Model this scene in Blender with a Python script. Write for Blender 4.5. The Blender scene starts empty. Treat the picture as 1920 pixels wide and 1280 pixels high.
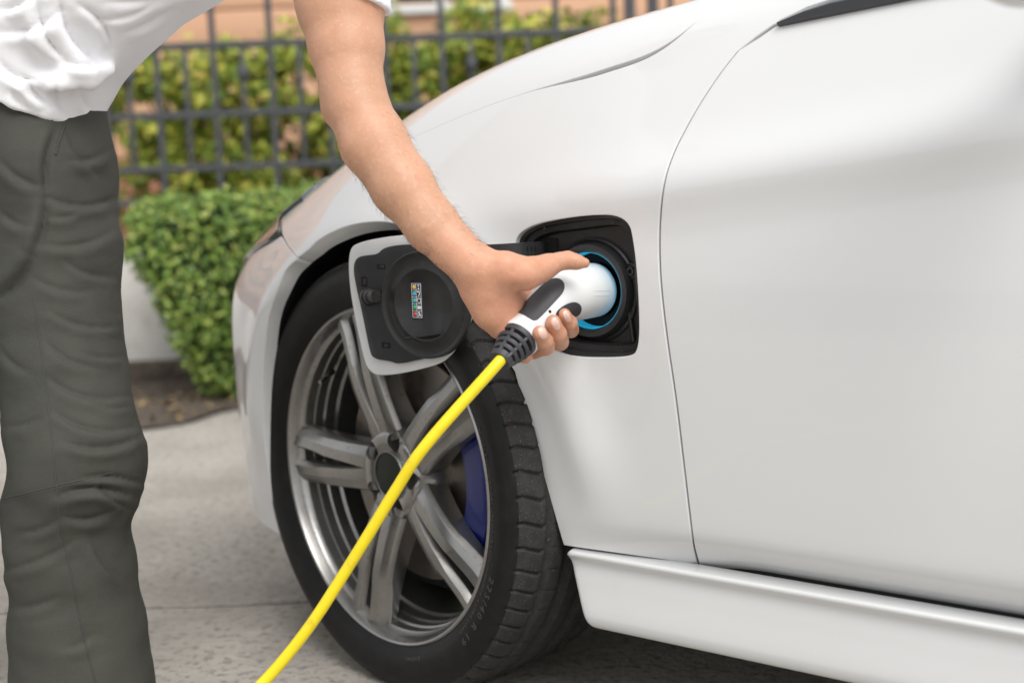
import bpy, bmesh, math, random
import numpy as np
from math import radians, degrees, sin, cos, pi, sqrt, atan2, exp
from mathutils import Vector, Matrix
from mathutils.geometry import delaunay_2d_cdt
from mathutils.bvhtree import BVHTree

SC = bpy.context.scene
COL = SC.collection
# ------------------------------------------------------------------ camera
FPX = 2600.0; CAMH = 0.78; PITCH = radians(7.2); ROLL = radians(2.2)
def _pit(v):
    x, y, z = v
    return np.array([x, y*cos(PITCH)+z*sin(PITCH), -y*sin(PITCH)+z*cos(PITCH)])
RT = _pit((cos(ROLL), 0, -sin(ROLL))); UP = _pit((sin(ROLL), 0, cos(ROLL))); FW = _pit((0, 1.0, 0))
CAM = np.array([0, 0, CAMH])
cam_d = bpy.data.cameras.new('camera'); cam = bpy.data.objects.new('camera', cam_d); COL.objects.link(cam)
cam.matrix_world = Matrix(((RT[0], UP[0], -FW[0], 0), (RT[1], UP[1], -FW[1], 0), (RT[2], UP[2], -FW[2], CAMH), (0, 0, 0, 1)))
cam_d.sensor_width = 36.0; cam_d.lens = FPX/1920*36.0
cam_d.clip_start = 0.05; cam_d.clip_end = 3000
cam_d.dof.use_dof = True; cam_d.dof.focus_distance = 1.79; cam_d.dof.aperture_fstop = 2.9
SC.camera = cam
# ------------------------------------------------------------------ sky, sun, exposure
SUN_EL, SUN_AZ = radians(52), radians(155)      # azimuth measured from +Y towards +X
w = bpy.data.worlds.new('World'); SC.world = w; w.use_nodes = True
nt = w.node_tree; bg = nt.nodes['Background']
sky = nt.nodes.new('ShaderNodeTexSky'); sky.sky_type = 'NISHITA'; sky.sun_disc = False
sky.sun_elevation = SUN_EL; sky.sun_rotation = SUN_AZ; sky.air_density = 1.0; sky.dust_density = 3.5; sky.ozone_density = 1.0
hs = nt.nodes.new('ShaderNodeHueSaturation'); hs.inputs['Saturation'].default_value = 0.22
nt.links.new(sky.outputs[0], hs.inputs['Color']); ov = nt.nodes.new('ShaderNodeMix'); ov.data_type = 'RGBA'; ov.inputs['Factor'].default_value = 0.62       # thin overcast: an even veil over the sky
ov.inputs['B'].default_value = (5.6, 5.7, 5.8, 1)
nt.links.new(hs.outputs[0], ov.inputs['A']); nt.links.new(ov.outputs['Result'], bg.inputs['Color'])
bg.inputs['Strength'].default_value = 0.15
sd = bpy.data.lights.new('sun', 'SUN'); sd.energy = 1.9; sd.angle = radians(36); sd.color = (1.0, 0.98, 0.95)
sun = bpy.data.objects.new('sun', sd); COL.objects.link(sun)
sdir = Vector((sin(SUN_AZ)*cos(SUN_EL), cos(SUN_AZ)*cos(SUN_EL), sin(SUN_EL)))
sun.rotation_euler = (-sdir).to_track_quat('-Z', 'Y').to_euler()
SC.view_settings.view_transform = 'Standard'; SC.view_settings.look = 'None'
SC.view_settings.exposure = 0.31; SC.view_settings.gamma = 1.0

# ------------------------------------------------------------------ pixel helpers
def ray(u, v): return FW + RT*(u-960)/FPX - UP*(v-640)/FPX
def atd(u, v, d): return CAM + ray(u, v)*d
def atz(u, v, z): r = ray(u, v); return CAM + r*(z-CAMH)/r[2]
YAW = radians(-38.585)
XC = -np.array([cos(YAW), sin(YAW), 0]); YC = np.array([sin(YAW), -cos(YAW), 0])
_A = atd(727, 890, 2.04); CARO = np.array([_A[0], _A[1], 0])
def w2c(p): d = np.asarray(p)-CARO; return np.array([d@XC, d@YC, d[2]])
def c2w(p): return CARO + p[0]*XC + p[1]*YC + np.array([0, 0, p[2]])
def car_t(u, v, t=0.0):
    r = ray(u, v); k = (t+(CARO-CAM)@YC)/(r@YC); return w2c(CAM+r*k)

# ------------------------------------------------------------------ materials
def mat(name, col, rough=0.5, metal=0.0, coat=0.0, noise=None, bump=None, sss=0.0, emit=None, spec=0.5, alpha=1, trans=0, vary=None):
    """noise=(scale, other colour, low, high) mottles the colour; bump=(scale, strength, distance)"""
    m = bpy.data.materials.new(name); m.use_nodes = True
    t = m.node_tree; b = t.nodes['Principled BSDF']; L = t.links.new
    b.inputs['Base Color'].default_value = (*col, 1); b.inputs['Roughness'].default_value = rough
    b.inputs['Metallic'].default_value = metal; b.inputs['Specular IOR Level'].default_value = spec
    b.inputs['Coat Weight'].default_value = coat; b.inputs['Coat Roughness'].default_value = 0.03
    b.inputs['Transmission Weight'].default_value = trans
    if sss: 
        b.inputs['Subsurface Weight'].default_value = sss; b.inputs['Subsurface Radius'].default_value = (0.9, 0.35, 0.2); b.inputs['Subsurface Scale'].default_value = 0.006
    if emit: b.inputs['Emission Color'].default_value = (*emit[0], 1); b.inputs['Emission Strength'].default_value = emit[1]
    tc = t.nodes.new('ShaderNodeTexCoord')
    prev = None
    for nz in (noise if isinstance(noise, list) else [noise] if noise else []):
        sc, c2, lo, hi = nz[:4]
        n = t.nodes.new('ShaderNodeTexNoise'); n.inputs['Scale'].default_value = sc; n.inputs['Detail'].default_value = 6; n.inputs['Roughness'].default_value = .6
        mp = t.nodes.new('ShaderNodeMapping'); mp.inputs['Scale'].default_value = nz[4] if len(nz) > 4 else (1, 1, 1)
        L(tc.outputs['Object'], mp.inputs[0]); L(mp.outputs[0], n.inputs['Vector'])
        r = t.nodes.new('ShaderNodeMapRange'); r.inputs[1].default_value = lo; r.inputs[2].default_value = hi
        L(n.outputs['Fac'], r.inputs[0])
        mx = t.nodes.new('ShaderNodeMix'); mx.data_type = 'RGBA'
        L(r.outputs[0], mx.inputs['Factor'])
        if prev is None: mx.inputs['A'].default_value = (*col, 1)
        else: L(prev, mx.inputs['A'])
        mx.inputs['B'].default_value = (*c2, 1); prev = mx.outputs['Result']
    if vary:   # colour variation per mesh island (leaves)
        g = t.nodes.new('ShaderNodeNewGeometry'); cr = t.nodes.new('ShaderNodeValToRGB')
        els = cr.color_ramp.elements
        for i, (p, c) in enumerate(vary):
            e = els[i] if i < 2 else els.new(p)
            e.position = p; e.color = (*c, 1)
        L(g.outputs['Random Per Island'], cr.inputs[0]); prev = cr.outputs[0]
    if prev is not None: L(prev, b.inputs['Base Color'])
    for i, bp in enumerate(bump if isinstance(bump, list) else [bump] if bump else []):
        n = t.nodes.new('ShaderNodeTexNoise'); n.inputs['Scale'].default_value = bp[0]; n.inputs['Detail'].default_value = 5
        mp = t.nodes.new('ShaderNodeMapping'); mp.inputs['Scale'].default_value = bp[3] if len(bp) > 3 else (1, 1, 1)
        L(tc.outputs['Object'], mp.inputs[0]); L(mp.outputs[0], n.inputs['Vector'])
        bn = t.nodes.new('ShaderNodeBump'); bn.inputs['Strength'].default_value = bp[1]; bn.inputs['Distance'].default_value = bp[2]
        L(n.outputs['Fac'], bn.inputs['Height'])
        if i: L(pb.outputs[0], bn.inputs['Normal'])
        pb = bn; L(bn.outputs[0], b.inputs['Normal'])
    return m
M = {}
M['paint'] = mat('white_car_paint', (.695, .70, .70), .5, coat=1.0, spec=.25)
M['black_plastic'] = mat('black_plastic', (.014, .014, .0145), .42, bump=(900, .15, .0004), noise=[(60, (.022, .022, .023), .45, .75), (500, (.09, .088, .083), .66, .74)])
M['grey_plastic'] = mat('dark_grey_plastic', (.024, .0245, .027), .38, bump=(1200, .12, .0003), noise=[(45, (.034, .034, .036), .5, .8), (600, (.10, .098, .095), .67, .75)])
M['liner'] = mat('wheel_arch_liner', (.012, .012, .013), .8, bump=(140, .4, .003))
M['rim'] = mat('gunmetal_alloy', (.36, .352, .34), .32, metal=.92, noise=[(25, (.31, .303, .29), .45, .7), (140, (.19, .175, .155), .58, .78)])
M['rim_dark'] = mat('dark_alloy', (.17, .166, .16), .42, metal=.9)
M['tyre'] = mat('tyre_rubber', (.027, .0266, .0255), .72, bump=(350, .2, .0006), noise=[(60, (.044, .0425, .040), .45, .75), (420, (.17, .165, .155), .62, .70)], spec=.3)
M['sidewall'] = mat('sidewall_rubber', (.008, .0078, .0076), .5, noise=(40, (.014, .0136, .013), .45, .75), spec=.25)
M['letter'] = mat('sidewall_letter_rubber', (.05, .049, .047), .5)
M['cap'] = mat('black_green_cap', (.006, .011, .008), .30, spec=.25)
M['disc'] = mat('brake_disc_steel', (.30, .27, .24), .38, metal=.9, noise=(30, (.20, .13, .09), .5, .75))
M['caliper'] = mat('blue_caliper', (.006, .013, .125), .35, coat=.4)
M['steel'] = mat('bright_steel', (.6, .6, .6), .25, metal=1)
M['glass'] = mat('dark_car_glass', (.01, .012, .013), .04, spec=.6)
M['trim'] = mat('gloss_black_trim', (.012, .012, .016), .12, coat=.6)
M['lamp'] = mat('headlamp_lens', (.06, .075, .07), .06, coat=1.0)
M['lampdark'] = mat('headlamp_dark', (.03, .035, .035), .15, coat=1.0)
M['plug'] = mat('white_plug_plastic', (.78, .79, .79), .30, bump=(700, .05, .0003))
M['grip'] = mat('charcoal_rubber_grip', (.045, .045, .050), .50, bump=(1500, .12, .0003))
M['cable'] = mat('yellow_cable', (.84, .66, .012), .36, noise=[(60, (.76, .58, .01), .5, .8), (25, (.55, .42, .04), .62, .78), (260, (.50, .40, .08), .66, .76)], bump=(300, .08, .0006))
M['blue'] = mat('lit_cyan_ring', (.06, .42, .62), .3, emit=((.02, .46, .75), .32))
M['hole'] = mat('deep_black', (.004, .004, .004), .9)

# ------------------------------------------------------------------ mesh helpers
def link(name, me, m=None, parent=None, smooth=True, **props):
    o = bpy.data.objects.new(name, me); COL.objects.link(o)
    if m is not None:
        for mm in (m if isinstance(m, (list, tuple)) else [m]): me.materials.append(mm)
    if parent is not None: o.parent = parent
    if smooth and len(me.polygons): me.polygons.foreach_set('use_smooth', [True]*len(me.polygons))
    for k, v in props.items(): o[k] = v
    return o
def empty(name, loc=(0, 0, 0), rz=0, **props):
    o = bpy.data.objects.new(name, None); COL.objects.link(o); o.location = loc; o.rotation_euler = (0, 0, rz)
    o.empty_display_size = .1
    for k, v in props.items(): o[k] = v
    return o
def pyd(verts, faces):
    me = bpy.data.meshes.new('mesh'); me.from_pydata([tuple(map(float, v)) for v in verts], [], [tuple(map(int, f)) for f in faces]); me.update(); return me
class MB:
    def __init__(s): s.v = []; s.f = []
    def add(s, v, f):
        n = len(s.v); s.v += [tuple(map(float, p)) for p in v]; s.f += [tuple(i+n for i in q) for q in f]; return s
    def box(s, c, d, R=None, bev=0.0):
        """box centred at c with size d; bev chamfers all edges"""
        hx, hy, hz = d[0]/2, d[1]/2, d[2]/2
        bm = bmesh.new(); bmesh.ops.create_cube(bm, size=1.0)
        for q in bm.verts: q.co = Vector((q.co.x*d[0], q.co.y*d[1], q.co.z*d[2]))
        if bev: bmesh.ops.bevel(bm, geom=list(bm.edges), offset=bev, segments=2, profile=.6, affect='EDGES')
        bm.verts.index_update()
        P = [(R @ q.co if R is not None else q.co) + Vector(c) for q in bm.verts]
        s.add(P, [[q.index for q in f.verts] for f in bm.faces]); bm.free(); return s
    def tube(s, path, r, n=12, cap=True, flat=None):
        P = [Vector(p) for p in path]; m = len(P)
        rr = r if isinstance(r, (list, tuple, np.ndarray)) else [r]*m
        T = []
        for i in range(m):
            a, b = max(i-1, 0), min(i+1, m-1)
            while (P[b]-P[a]).length < 1e-7 and (a > 0 or b < m-1): a, b = max(a-1, 0), min(b+1, m-1)
            T.append((P[b]-P[a]).normalized())
        N = T[0].orthogonal().normalized(); V = []; Fc = []
        for i in range(m):
            N = (N - T[i]*N.dot(T[i])).normalized(); B = T[i].cross(N)
            for k in range(n):
                a = 2*pi*k/n; V.append(P[i] + (N*cos(a)+B*sin(a))*rr[i])
        for i in range(m-1):
            for k in range(n):
                k2 = (k+1) % n; Fc.append((i*n+k, i*n+k2, (i+1)*n+k2, (i+1)*n+k))
        if cap: Fc.append(tuple(reversed(range(n)))); Fc.append(tuple((m-1)*n+k for k in range(n)))
        return s.add(V, Fc)
    def lathe(s, prof, n=48, axis=1, c=(0, 0, 0), closed=False):
        """prof: (axial, radius); axis 1 = Y"""
        V = []; Fc = []; m = len(prof)
        for k in range(n):
            a = 2*pi*k/n
            for (y, r) in prof: V.append((c[0]+r*cos(a), c[1]+y, c[2]+r*sin(a)))
        for k in range(n):
            k2 = (k+1) % n
            for j in range(m-1 if not closed else m):
                j2 = (j+1) % m
                Fc.append((k*m+j, k2*m+j, k2*m+j2, k*m+j2))
        return s.add(V, Fc)
    def build(s, name, m, parent=None, smooth=True, fix=True, **props):
        me = pyd(s.v, s.f)
        if fix:
            bm = bmesh.new(); bm.from_mesh(me); bmesh.ops.recalc_face_normals(bm, faces=bm.faces); bm.to_mesh(me); bm.free()
        o = link(name, me, m, parent, smooth, **props)
        if smooth: 
            try: me.set_sharp_from_angle(angle=radians(38))
            except Exception: pass
        return o
def chaikin(P, it=2, closed=True):
    P = [np.array(p, float) for p in P]
    for _ in range(it):
        Q = []; n = len(P)
        for i in range(n if closed else n-1):
            a, b = P[i], P[(i+1) % n]; Q += [a*.75+b*.25, a*.25+b*.75]
        if not closed: Q = [P[0]]+Q+[P[-1]]
        P = Q
    return P
def catmull(P, n=8):
    P = [np.array(p, float) for p in P]; Q = []
    for i in range(len(P)-1):
        p0, p1, p2, p3 = P[max(i-1, 0)], P[i], P[i+1], P[min(i+2, len(P)-1)]
        for k in range(n):
            t = k/n
            Q.append(.5*((2*p1)+(-p0+p2)*t+(2*p0-5*p1+4*p2-p3)*t*t+(-p0+3*p1-3*p2+p3)*t**3))
    return Q+[P[-1]]
def resample(P, step, closed=True):
    P = [np.array(p, float) for p in P]; Q = []
    for i in range(len(P) if closed else len(P)-1):
        a, b = P[i], P[(i+1) % len(P)]; n = max(1, int(round(np.linalg.norm(b-a)/step)))
        Q += [a+(b-a)*k/n for k in range(n)]
    return Q if closed else Q+[P[-1]]
def inpoly(pts, poly):
    x, y = pts[:, 0], pts[:, 1]; c = np.zeros(len(pts), bool); P = np.asarray(poly)
    for i in range(len(P)):
        x1, y1 = P[i]; x2, y2 = P[i-1]
        m = ((y1 > y) != (y2 > y))
        with np.errstate(divide='ignore', invalid='ignore'):
            c ^= m & (x < (x2-x1)*(y-y1)/(y2-y1)+x1)
    return c
def fill2d(outer, holes=(), step=.015):
    """triangulated fill of a 2-D outline with interior points; returns verts (n,2), tris"""
    loops = [outer]+list(holes); V = []; E = []
    for lp in loops:
        n0 = len(V); V += [tuple(p) for p in lp]; E += [(n0+i, n0+(i+1) % len(lp)) for i in range(len(lp))]
    A = np.array(outer); lo, hi = A.min(0), A.max(0)
    gx, gy = np.meshgrid(np.arange(lo[0]+step/2, hi[0], step), np.arange(lo[1]+step/2, hi[1], step*.866))
    gx = gx + (np.arange(gx.shape[0]) % 2)[:, None]*step/2
    G = np.stack([gx.ravel(), gy.ravel()], 1)
    k = inpoly(G, outer)
    for h in holes: k &= ~inpoly(G, h)
    G = G[k]; B = np.concatenate([np.array(resample(lp, step*.5)) for lp in loops])
    keep = np.ones(len(G), bool)
    for i in range(0, len(G), 2000):
        d = ((G[i:i+2000, None]-B[None])**2).sum(2).min(1); keep[i:i+2000] = d > (step*.5)**2
    G = G[keep]
    vo, eo, fo, *_ = delaunay_2d_cdt([Vector(p) for p in V]+[Vector(p) for p in G], E, [], 0, 1e-7)
    vo = np.array([tuple(p) for p in vo]); T = np.array([f for f in fo if len(f) == 3])
    c = vo[T].mean(1); k = inpoly(c, outer)
    for h in holes: k &= ~inpoly(c, h)
    return vo, T[k]
def prism(outline, axis_pts, holes=(), step=.02):
    """flat outline (2-D) extruded: axis_pts(p2, k) maps a 2-D point and layer 0/1 to 3-D"""
    vo, T = fill2d(outline, holes, step)
    V = [axis_pts(p, 1) for p in vo]+[axis_pts(p, 0) for p in vo]; n = len(vo)
    Fc = [tuple(t) for t in T]+[(t[2]+n, t[1]+n, t[0]+n) for t in T]
    ed = {}
    for t in T:
        for a, b in ((t[0], t[1]), (t[1], t[2]), (t[2], t[0])): ed[(a, b)] = 1
    Fc += [(b, a, a+n, b+n) for (a, b) in ed if (b, a) not in ed]
    return V, Fc
# value noise, vectorised
def _hash(i, j, k): 
    h = (i*374761393 + j*668265263 + k*2147483647) & 0xffffffff
    h = ((h ^ (h >> 13))*1274126177) & 0xffffffff
    return ((h ^ (h >> 16)) & 0xffff)/65535.0
def vnoise(p):
    p = np.asarray(p); i = np.floor(p).astype(np.int64); f = p-i; f = f*f*(3-2*f); r = 0
    for a in (0, 1):
        for b in (0, 1):
            for c in (0, 1):
                wgt = (f[:, 0] if a else 1-f[:, 0])*(f[:, 1] if b else 1-f[:, 1])*(f[:, 2] if c else 1-f[:, 2])
                r = r + wgt*_hash(i[:, 0]+a, i[:, 1]+b, i[:, 2]+c)
    return r*2-1
# implicit surfaces -> mesh
def surface_nets(f, lo, hi, h, refine=3):
    lo, hi = np.array(lo), np.array(hi); n = np.ceil((hi-lo)/h).astype(int)+1
    ax = [lo[i]+h*np.arange(n[i]) for i in range(3)]
    V = np.empty(n, np.float32); B = 10
    nb = -(-n//B); bc = np.stack(np.meshgrid(*[lo[i]+h*(np.arange(nb[i])*B+(B-1)/2) for i in range(3)], indexing='ij'), -1)
    fb = f(bc.reshape(-1, 3)).reshape(nb); lim = h*B*.9*1.35
    for (i, j, k) in np.ndindex(*nb): 
        V[i*B:i*B+B, j*B:j*B+B, k*B:k*B+B] = 1.0 if fb[i, j, k] > 0 else -1.0
    near = np.argwhere(np.abs(fb) < lim); loc = np.stack(np.meshgrid(*[np.arange(B)]*3, indexing='ij'), -1).reshape(-1, 3)
    for c0 in range(0, len(near), 300):
        I_ = (near[c0:c0+300, None]*B+loc[None]).reshape(-1, 3); I_ = I_[(I_ < n).all(1)]
        V[I_[:, 0], I_[:, 1], I_[:, 2]] = f(lo+h*I_)
    S = V < 0
    cs = S[:-1, :-1, :-1].astype(np.int8)
    for a in (0, 1):
        for b in (0, 1):
            for c in (0, 1):
                if a+b+c: cs = cs + S[a:n[0]-1+a, b:n[1]-1+b, c:n[2]-1+c]
    act = (cs > 0) & (cs < 8); idx = -np.ones(act.shape, np.int64); I = np.argwhere(act); idx[act] = np.arange(len(I))
    acc = np.zeros((len(I), 3)); cnt = np.zeros(len(I))
    corners = [(a, b, c) for a in (0, 1) for b in (0, 1) for c in (0, 1)]
    for p in corners:
        for d in range(3):
            if p[d]: continue
            q = list(p); q[d] = 1
            va = V[I[:, 0]+p[0], I[:, 1]+p[1], I[:, 2]+p[2]]; vb = V[I[:, 0]+q[0], I[:, 1]+q[1], I[:, 2]+q[2]]
            m = (va < 0) != (vb < 0); t = np.where(m, va/np.where(m, va-vb, 1), 0)
            pt = np.tile(np.array(p, float), (len(I), 1)); pt[:, d] += t
            acc[m] += pt[m]; cnt[m] += 1
    P = lo + h*(I + acc/cnt[:, None])
    Fq = []
    for d in range(3):
        e1, e2 = (d+1) % 3, (d+2) % 3
        sl0 = [slice(None)]*3; sl1 = [slice(None)]*3; sl0[d] = slice(0, -1); sl1[d] = slice(1, None)
        a, b = S[tuple(sl0)], S[tuple(sl1)]
        C = np.argwhere(a != b); C = C[(C[:, e1] > 0) & (C[:, e2] > 0) & (C[:, e1] < n[e1]-1) & (C[:, e2] < n[e2]-1)]
        s = a[C[:, 0], C[:, 1], C[:, 2]]
        def cell(o1, o2):
            c = C.copy(); c[:, e1] -= o1; c[:, e2] -= o2; return idx[c[:, 0], c[:, 1], c[:, 2]]
        q = np.stack([cell(1, 1), cell(0, 1), cell(0, 0), cell(1, 0)], 1); q[~s] = q[~s][:, ::-1]; Fq.append(q)
    Fq = np.concatenate(Fq); Fq = Fq[(Fq >= 0).all(1)]
    for _ in range(refine):
        v = f(P); e = 1e-4
        g = np.stack([f(P+np.eye(3)[k]*e)-f(P-np.eye(3)[k]*e) for k in range(3)], 1)/(2*e)
        g2 = (g**2).sum(1)+1e-6
        P = P - np.clip(v/g2, -h*.6, h*.6)[:, None]*g*.8
    return P, Fq
def smin(a, b, k):
    hh = np.maximum(k-np.abs(a-b), 0)/k
    return np.minimum(a, b)-hh*hh*k*.25
def smax(a, b, k): return -smin(-a, -b, k)
def cone(p, a, b, r1, r2):
    a, b = np.asarray(a), np.asarray(b); ab = b-a; t = np.clip(((p-a)@ab)/(ab@ab), 0, 1)
    return np.linalg.norm(p-a-t[:, None]*ab, axis=1)-(r1+(r2-r1)*t)
def ellip(p, c, r, R=None):
    q = p-np.asarray(c)
    if R is not None: q = q@R
    r = np.asarray(r); k0 = np.linalg.norm(q/r, axis=1); k1 = np.linalg.norm(q/(r*r), axis=1)
    return k0*(k0-1)/np.maximum(k1, 1e-9)
# ================================================================== setting: ground
g_mat = mat('rough_ground', (.17, .155, .14), .9, noise=(3, (.12, .11, .10), .4, .7), bump=(60, .5, .01))
slab_mat = mat('weathered_concrete', (.42, .387, .343), .85, noise=[(2.2, (.34, .312, .275), .40, .66), (9, (.48, .445, .40), .5, .72, (1, 3, 1)), (55, (.18, .166, .148), .50, .68), (260, (.50, .47, .43), .57, .66), (1.1, (.29, .262, .228), .48, .66)], bump=[(70, .7, .008), (400, .6, .003)])
soil_mat = mat('damp_soil', (.085, .066, .05), .95, noise=(30, (.15, .12, .095), .45, .7), bump=(50, .9, .02))
me = pyd([(-1500, -1500, -.012), (1500, -1500, -.012), (1500, 1500, -.012), (-1500, 1500, -.012)], [(0, 1, 2, 3)])
link('ground', me, g_mat, smooth=False, kind='structure')
drive = empty('driveway', (0, 0, 0), kind='structure')
random.seed(3)
SEAM = 2.468
def wander(x): return .013*float(vnoise(np.array([[x*2.6, 3.3, 0]]))[0])+.006*float(vnoise(np.array([[x*11, 9.1, 0]]))[0])
def slab(x0, x1, y0, y1):
    """concrete bay whose edges waver like a worn joint"""
    n = 160; rag = lambda: random.uniform(-.0016, .0016)
    bot = [(x0+(x1-x0)*k/n, y0+wander(x0+(x1-x0)*k/n)+rag()) for k in range(n+1)]; top = [(x1+(x0-x1)*k/n, y1+wander(x1+(x0-x1)*k/n)+rag()) for k in range(n+1)]
    P = bot+top; V = [(x, y, 0) for x, y in P]+[(x, y, -.06) for x, y in P]; n = len(P)
    F_ = [tuple(range(n))]+[(i, i+n, (i+1) % n+n, (i+1) % n) for i in range(n)]
    return link('slab', pyd(V, F_), slab_mat, drive, smooth=False)
for (y0, y1) in ((-4.2, -.87), (-.862, SEAM-.0065), (SEAM+.0065, 5.0)):
    for (x0, x1) in ((-7, -3.4), (-3.392, 3.2), (3.208, 8)): slab(x0, x1, y0, y1)
# ================================================================== the car body surface
def spline(xs, ys):
    xs, ys = np.array(xs, float), np.array(ys, float); n = len(xs); A = np.zeros((n, n)); B = np.zeros(n); A[0, 0] = A[-1, -1] = 1
    h = np.diff(xs)
    for i in range(1, n-1):
        A[i, i-1] = h[i-1]; A[i, i] = 2*(h[i-1]+h[i]); A[i, i+1] = h[i]; B[i] = 6*((ys[i+1]-ys[i])/h[i]-(ys[i]-ys[i-1])/h[i-1])
    m = np.linalg.solve(A, B)
    def f(x):
        x = np.clip(x, xs[0], xs[-1]); i = np.clip(np.searchsorted(xs, x)-1, 0, n-2); d = x-xs[i]; hi = h[i]
        return ys[i]+d*((ys[i+1]-ys[i])/hi-hi*(2*m[i]+m[i+1])/6)+d*d*m[i]/2+d**3*(m[i+1]-m[i])/(6*hi)
    return f
ZC = spline([-4.0, -3.6, -3.2, -2.6, -1.6, -.9, -.6, -.2, .1, .35, .55, .70, .80, .84],
            [.80, 1.00, 1.07, 1.10, 1.10, 1.075, 1.045, .990, .915, .815, .725, .64, .55, .42])
def sp(x, k): return k*np.logaddexp(0, x/k)
def sstep(a, b, x): t = np.clip((x-a)/(b-a), 0, 1); return t*t*(3-2*t)
def plan(s, z):
    x = np.clip((s+1.25*sp(z-.60, .025)-.03)/.80, 0, .9995); a = -.9*(1-np.sqrt(1-x**2.3))
    x = np.clip((-3.0-s)/.95, 0, .9995); return a-.9*(1-np.sqrt(1-x**2.6))
def ZCR(s): return .757-.119*(s+.493)
def TS(s, z):
    cr = ZCR(np.clip(s, -2.6, .1)); fade = sstep(-.15, -.55, s)
    t = plan(s, z)-.20*(z-.50)**2-1.05*sp(.307-z, .006)*sstep(.16, .0, s)*(.12+.88*sstep(-.30, -.60, s))
    t = t-.33*sp(z-cr, .011)+(.002+.009*fade)*np.exp(-((z-cr+.002)/.040)**2)
    for s0 in (0.0, -2.81):
        rho = np.sqrt((s-s0)**2+(z-.337)**2)
        t = t+.013*np.exp(-((rho-.362)/.042)**2)*sstep(.28, .42, z)
    return t
def GS(P):
    s, t, z = P[:, 0], P[:, 1], P[:, 2]; u = np.abs(t+.9); tt = u-.9
    un = np.clip(u/.9, 0, 1.2)
    top = z-(ZC(s)-.040*un**2-.050*un**7)
    side = tt-TS(s, z)
    return smax(side*.95, top, .055)
AX_T, AX_Z = -.9, .42
def s_phi(P):  # car point -> surface parameters
    P = np.atleast_2d(P); a = np.arctan2(P[:, 2]-AX_Z, P[:, 1]-AX_T); a = np.where(a < -pi/2, a+2*pi, a)
    return np.stack([P[:, 0], a], 1)
def from_phi(S):
    S = np.atleast_2d(S); c, sn = np.cos(S[:, 1]), np.sin(S[:, 1]); lo = np.zeros(len(S)); hi = np.full(len(S), 1.5)
    for _ in range(46):
        m = (lo+hi)/2; g = GS(np.stack([S[:, 0], AX_T+m*c, AX_Z+m*sn], 1)); lo = np.where(g < 0, m, lo); hi = np.where(g < 0, hi, m)
    m = (lo+hi)/2; return np.stack([S[:, 0], AX_T+m*c, AX_Z+m*sn], 1)
def nrm(P, e=4e-4):
    g = np.stack([GS(P+np.eye(3)[k]*e)-GS(P-np.eye(3)[k]*e) for k in range(3)], 1); return g/(np.linalg.norm(g, axis=1)[:, None]+1e-12)
def hit(u, v, near=.6, far=3.2):
    """first point of the body surface seen through a pixel of the photograph (car coordinates)"""
    k = np.linspace(near, far, 1400); r = ray(u, v); D = np.stack([r@XC, r@YC, r[2]]); C0 = w2c(CAM)
    g = GS(C0+k[:, None]*D)
    i = np.argmax(g < 0)
    if not g[i] < 0:       # a miss: the point of nearest approach
        i = np.argmin(g); return C0+k[i]*D
    a, b = k[i-1], k[i]
    for _ in range(30):
        m = (a+b)/2
        if GS((C0+m*D)[None])[0] < 0: b = m
        else: a = m
    return C0+a*D
def sz(s, z):  # body side point at a given station and height
    a = np.array([-.75, .12])
    lo, hi = -.9, .2
    for _ in range(40):
        m = (lo+hi)/2
        if GS(np.array([[s, m, z]]))[0] < 0: lo = m
        else: hi = m
    return np.array([s, lo, z])
PSC = np.array([1.0, .88])
def to2(P): return s_phi(P)*PSC
def panel(name, outline3, parent, holes3=(), m=None, step=.014, flange=.014, ro=.0016, lift=0, **props):
    """sheet-metal panel: outline (car points) filled on the body surface, with a rolled edge"""
    oc = [to2(np.array(lp)) for lp in [outline3]+list(holes3)]
    oc = [np.array(resample(list(o), step*.6)) for o in oc]
    vo, T = fill2d([tuple(p) for p in oc[0]], [[tuple(p) for p in o] for o in oc[1:]], step)
    P = from_phi(vo/PSC); N = nrm(P); P = P+N*lift
    tri = P[T]; fn = np.cross(tri[:, 1]-tri[:, 0], tri[:, 2]-tri[:, 0]); fl = (fn*N[T[:, 0]]).sum(1) < 0; T[fl] = T[fl][:, ::-1]
    ed = {}
    for t in T:
        for k in range(3): ed[(t[k], t[(k+1) % 3])] = t[(k+2) % 3]
    bd = [(a, b) for (a, b) in ed if (b, a) not in ed]
    out = {}
    for a, b in bd:
        tg = P[b]-P[a]; o = np.cross(tg, N[a]); o /= np.linalg.norm(o)+1e-12
        for q in (a, b): out[q] = out.get(q, 0)+o
    ids = {q: i for i, q in enumerate(out)}; Q = list(out); nb = len(Q); n = len(P)
    Ov = np.array([out[q]/(np.linalg.norm(out[q])+1e-12) for q in Q]); Pb, Nb = P[Q], N[Q]
    r1 = Pb+Ov*ro*.75-Nb*ro*.35; r2 = Pb+Ov*ro-Nb*ro*1.1; r3 = Pb+Ov*ro-Nb*flange
    V = np.concatenate([P, r1, r2, r3]); NN = np.concatenate([N, Nb*.7+Ov*.7, Ov*.95+Nb*.1, Ov])
    Fc = [tuple(t) for t in T]
    for a, b in bd:
        ia, ib = n+ids[a], n+ids[b]
        Fc += [(b, a, ia, ib), (ib, ia, ia+nb, ib+nb), (ib+nb, ia+nb, ia+2*nb, ib+2*nb)]
    me = pyd(V, Fc); o = link(name, me, m or M['paint'], parent, True, **props)
    NN /= np.linalg.norm(NN, axis=1)[:, None]; me.normals_split_custom_set_from_vertices([tuple(x) for x in NN])
    return o
ang = atan2(XC[1], XC[0])
car = empty('parked_car', (CARO[0], CARO[1], 0), ang, label='white sedan parked on the driveway with its charging flap open', category='car')
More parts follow.
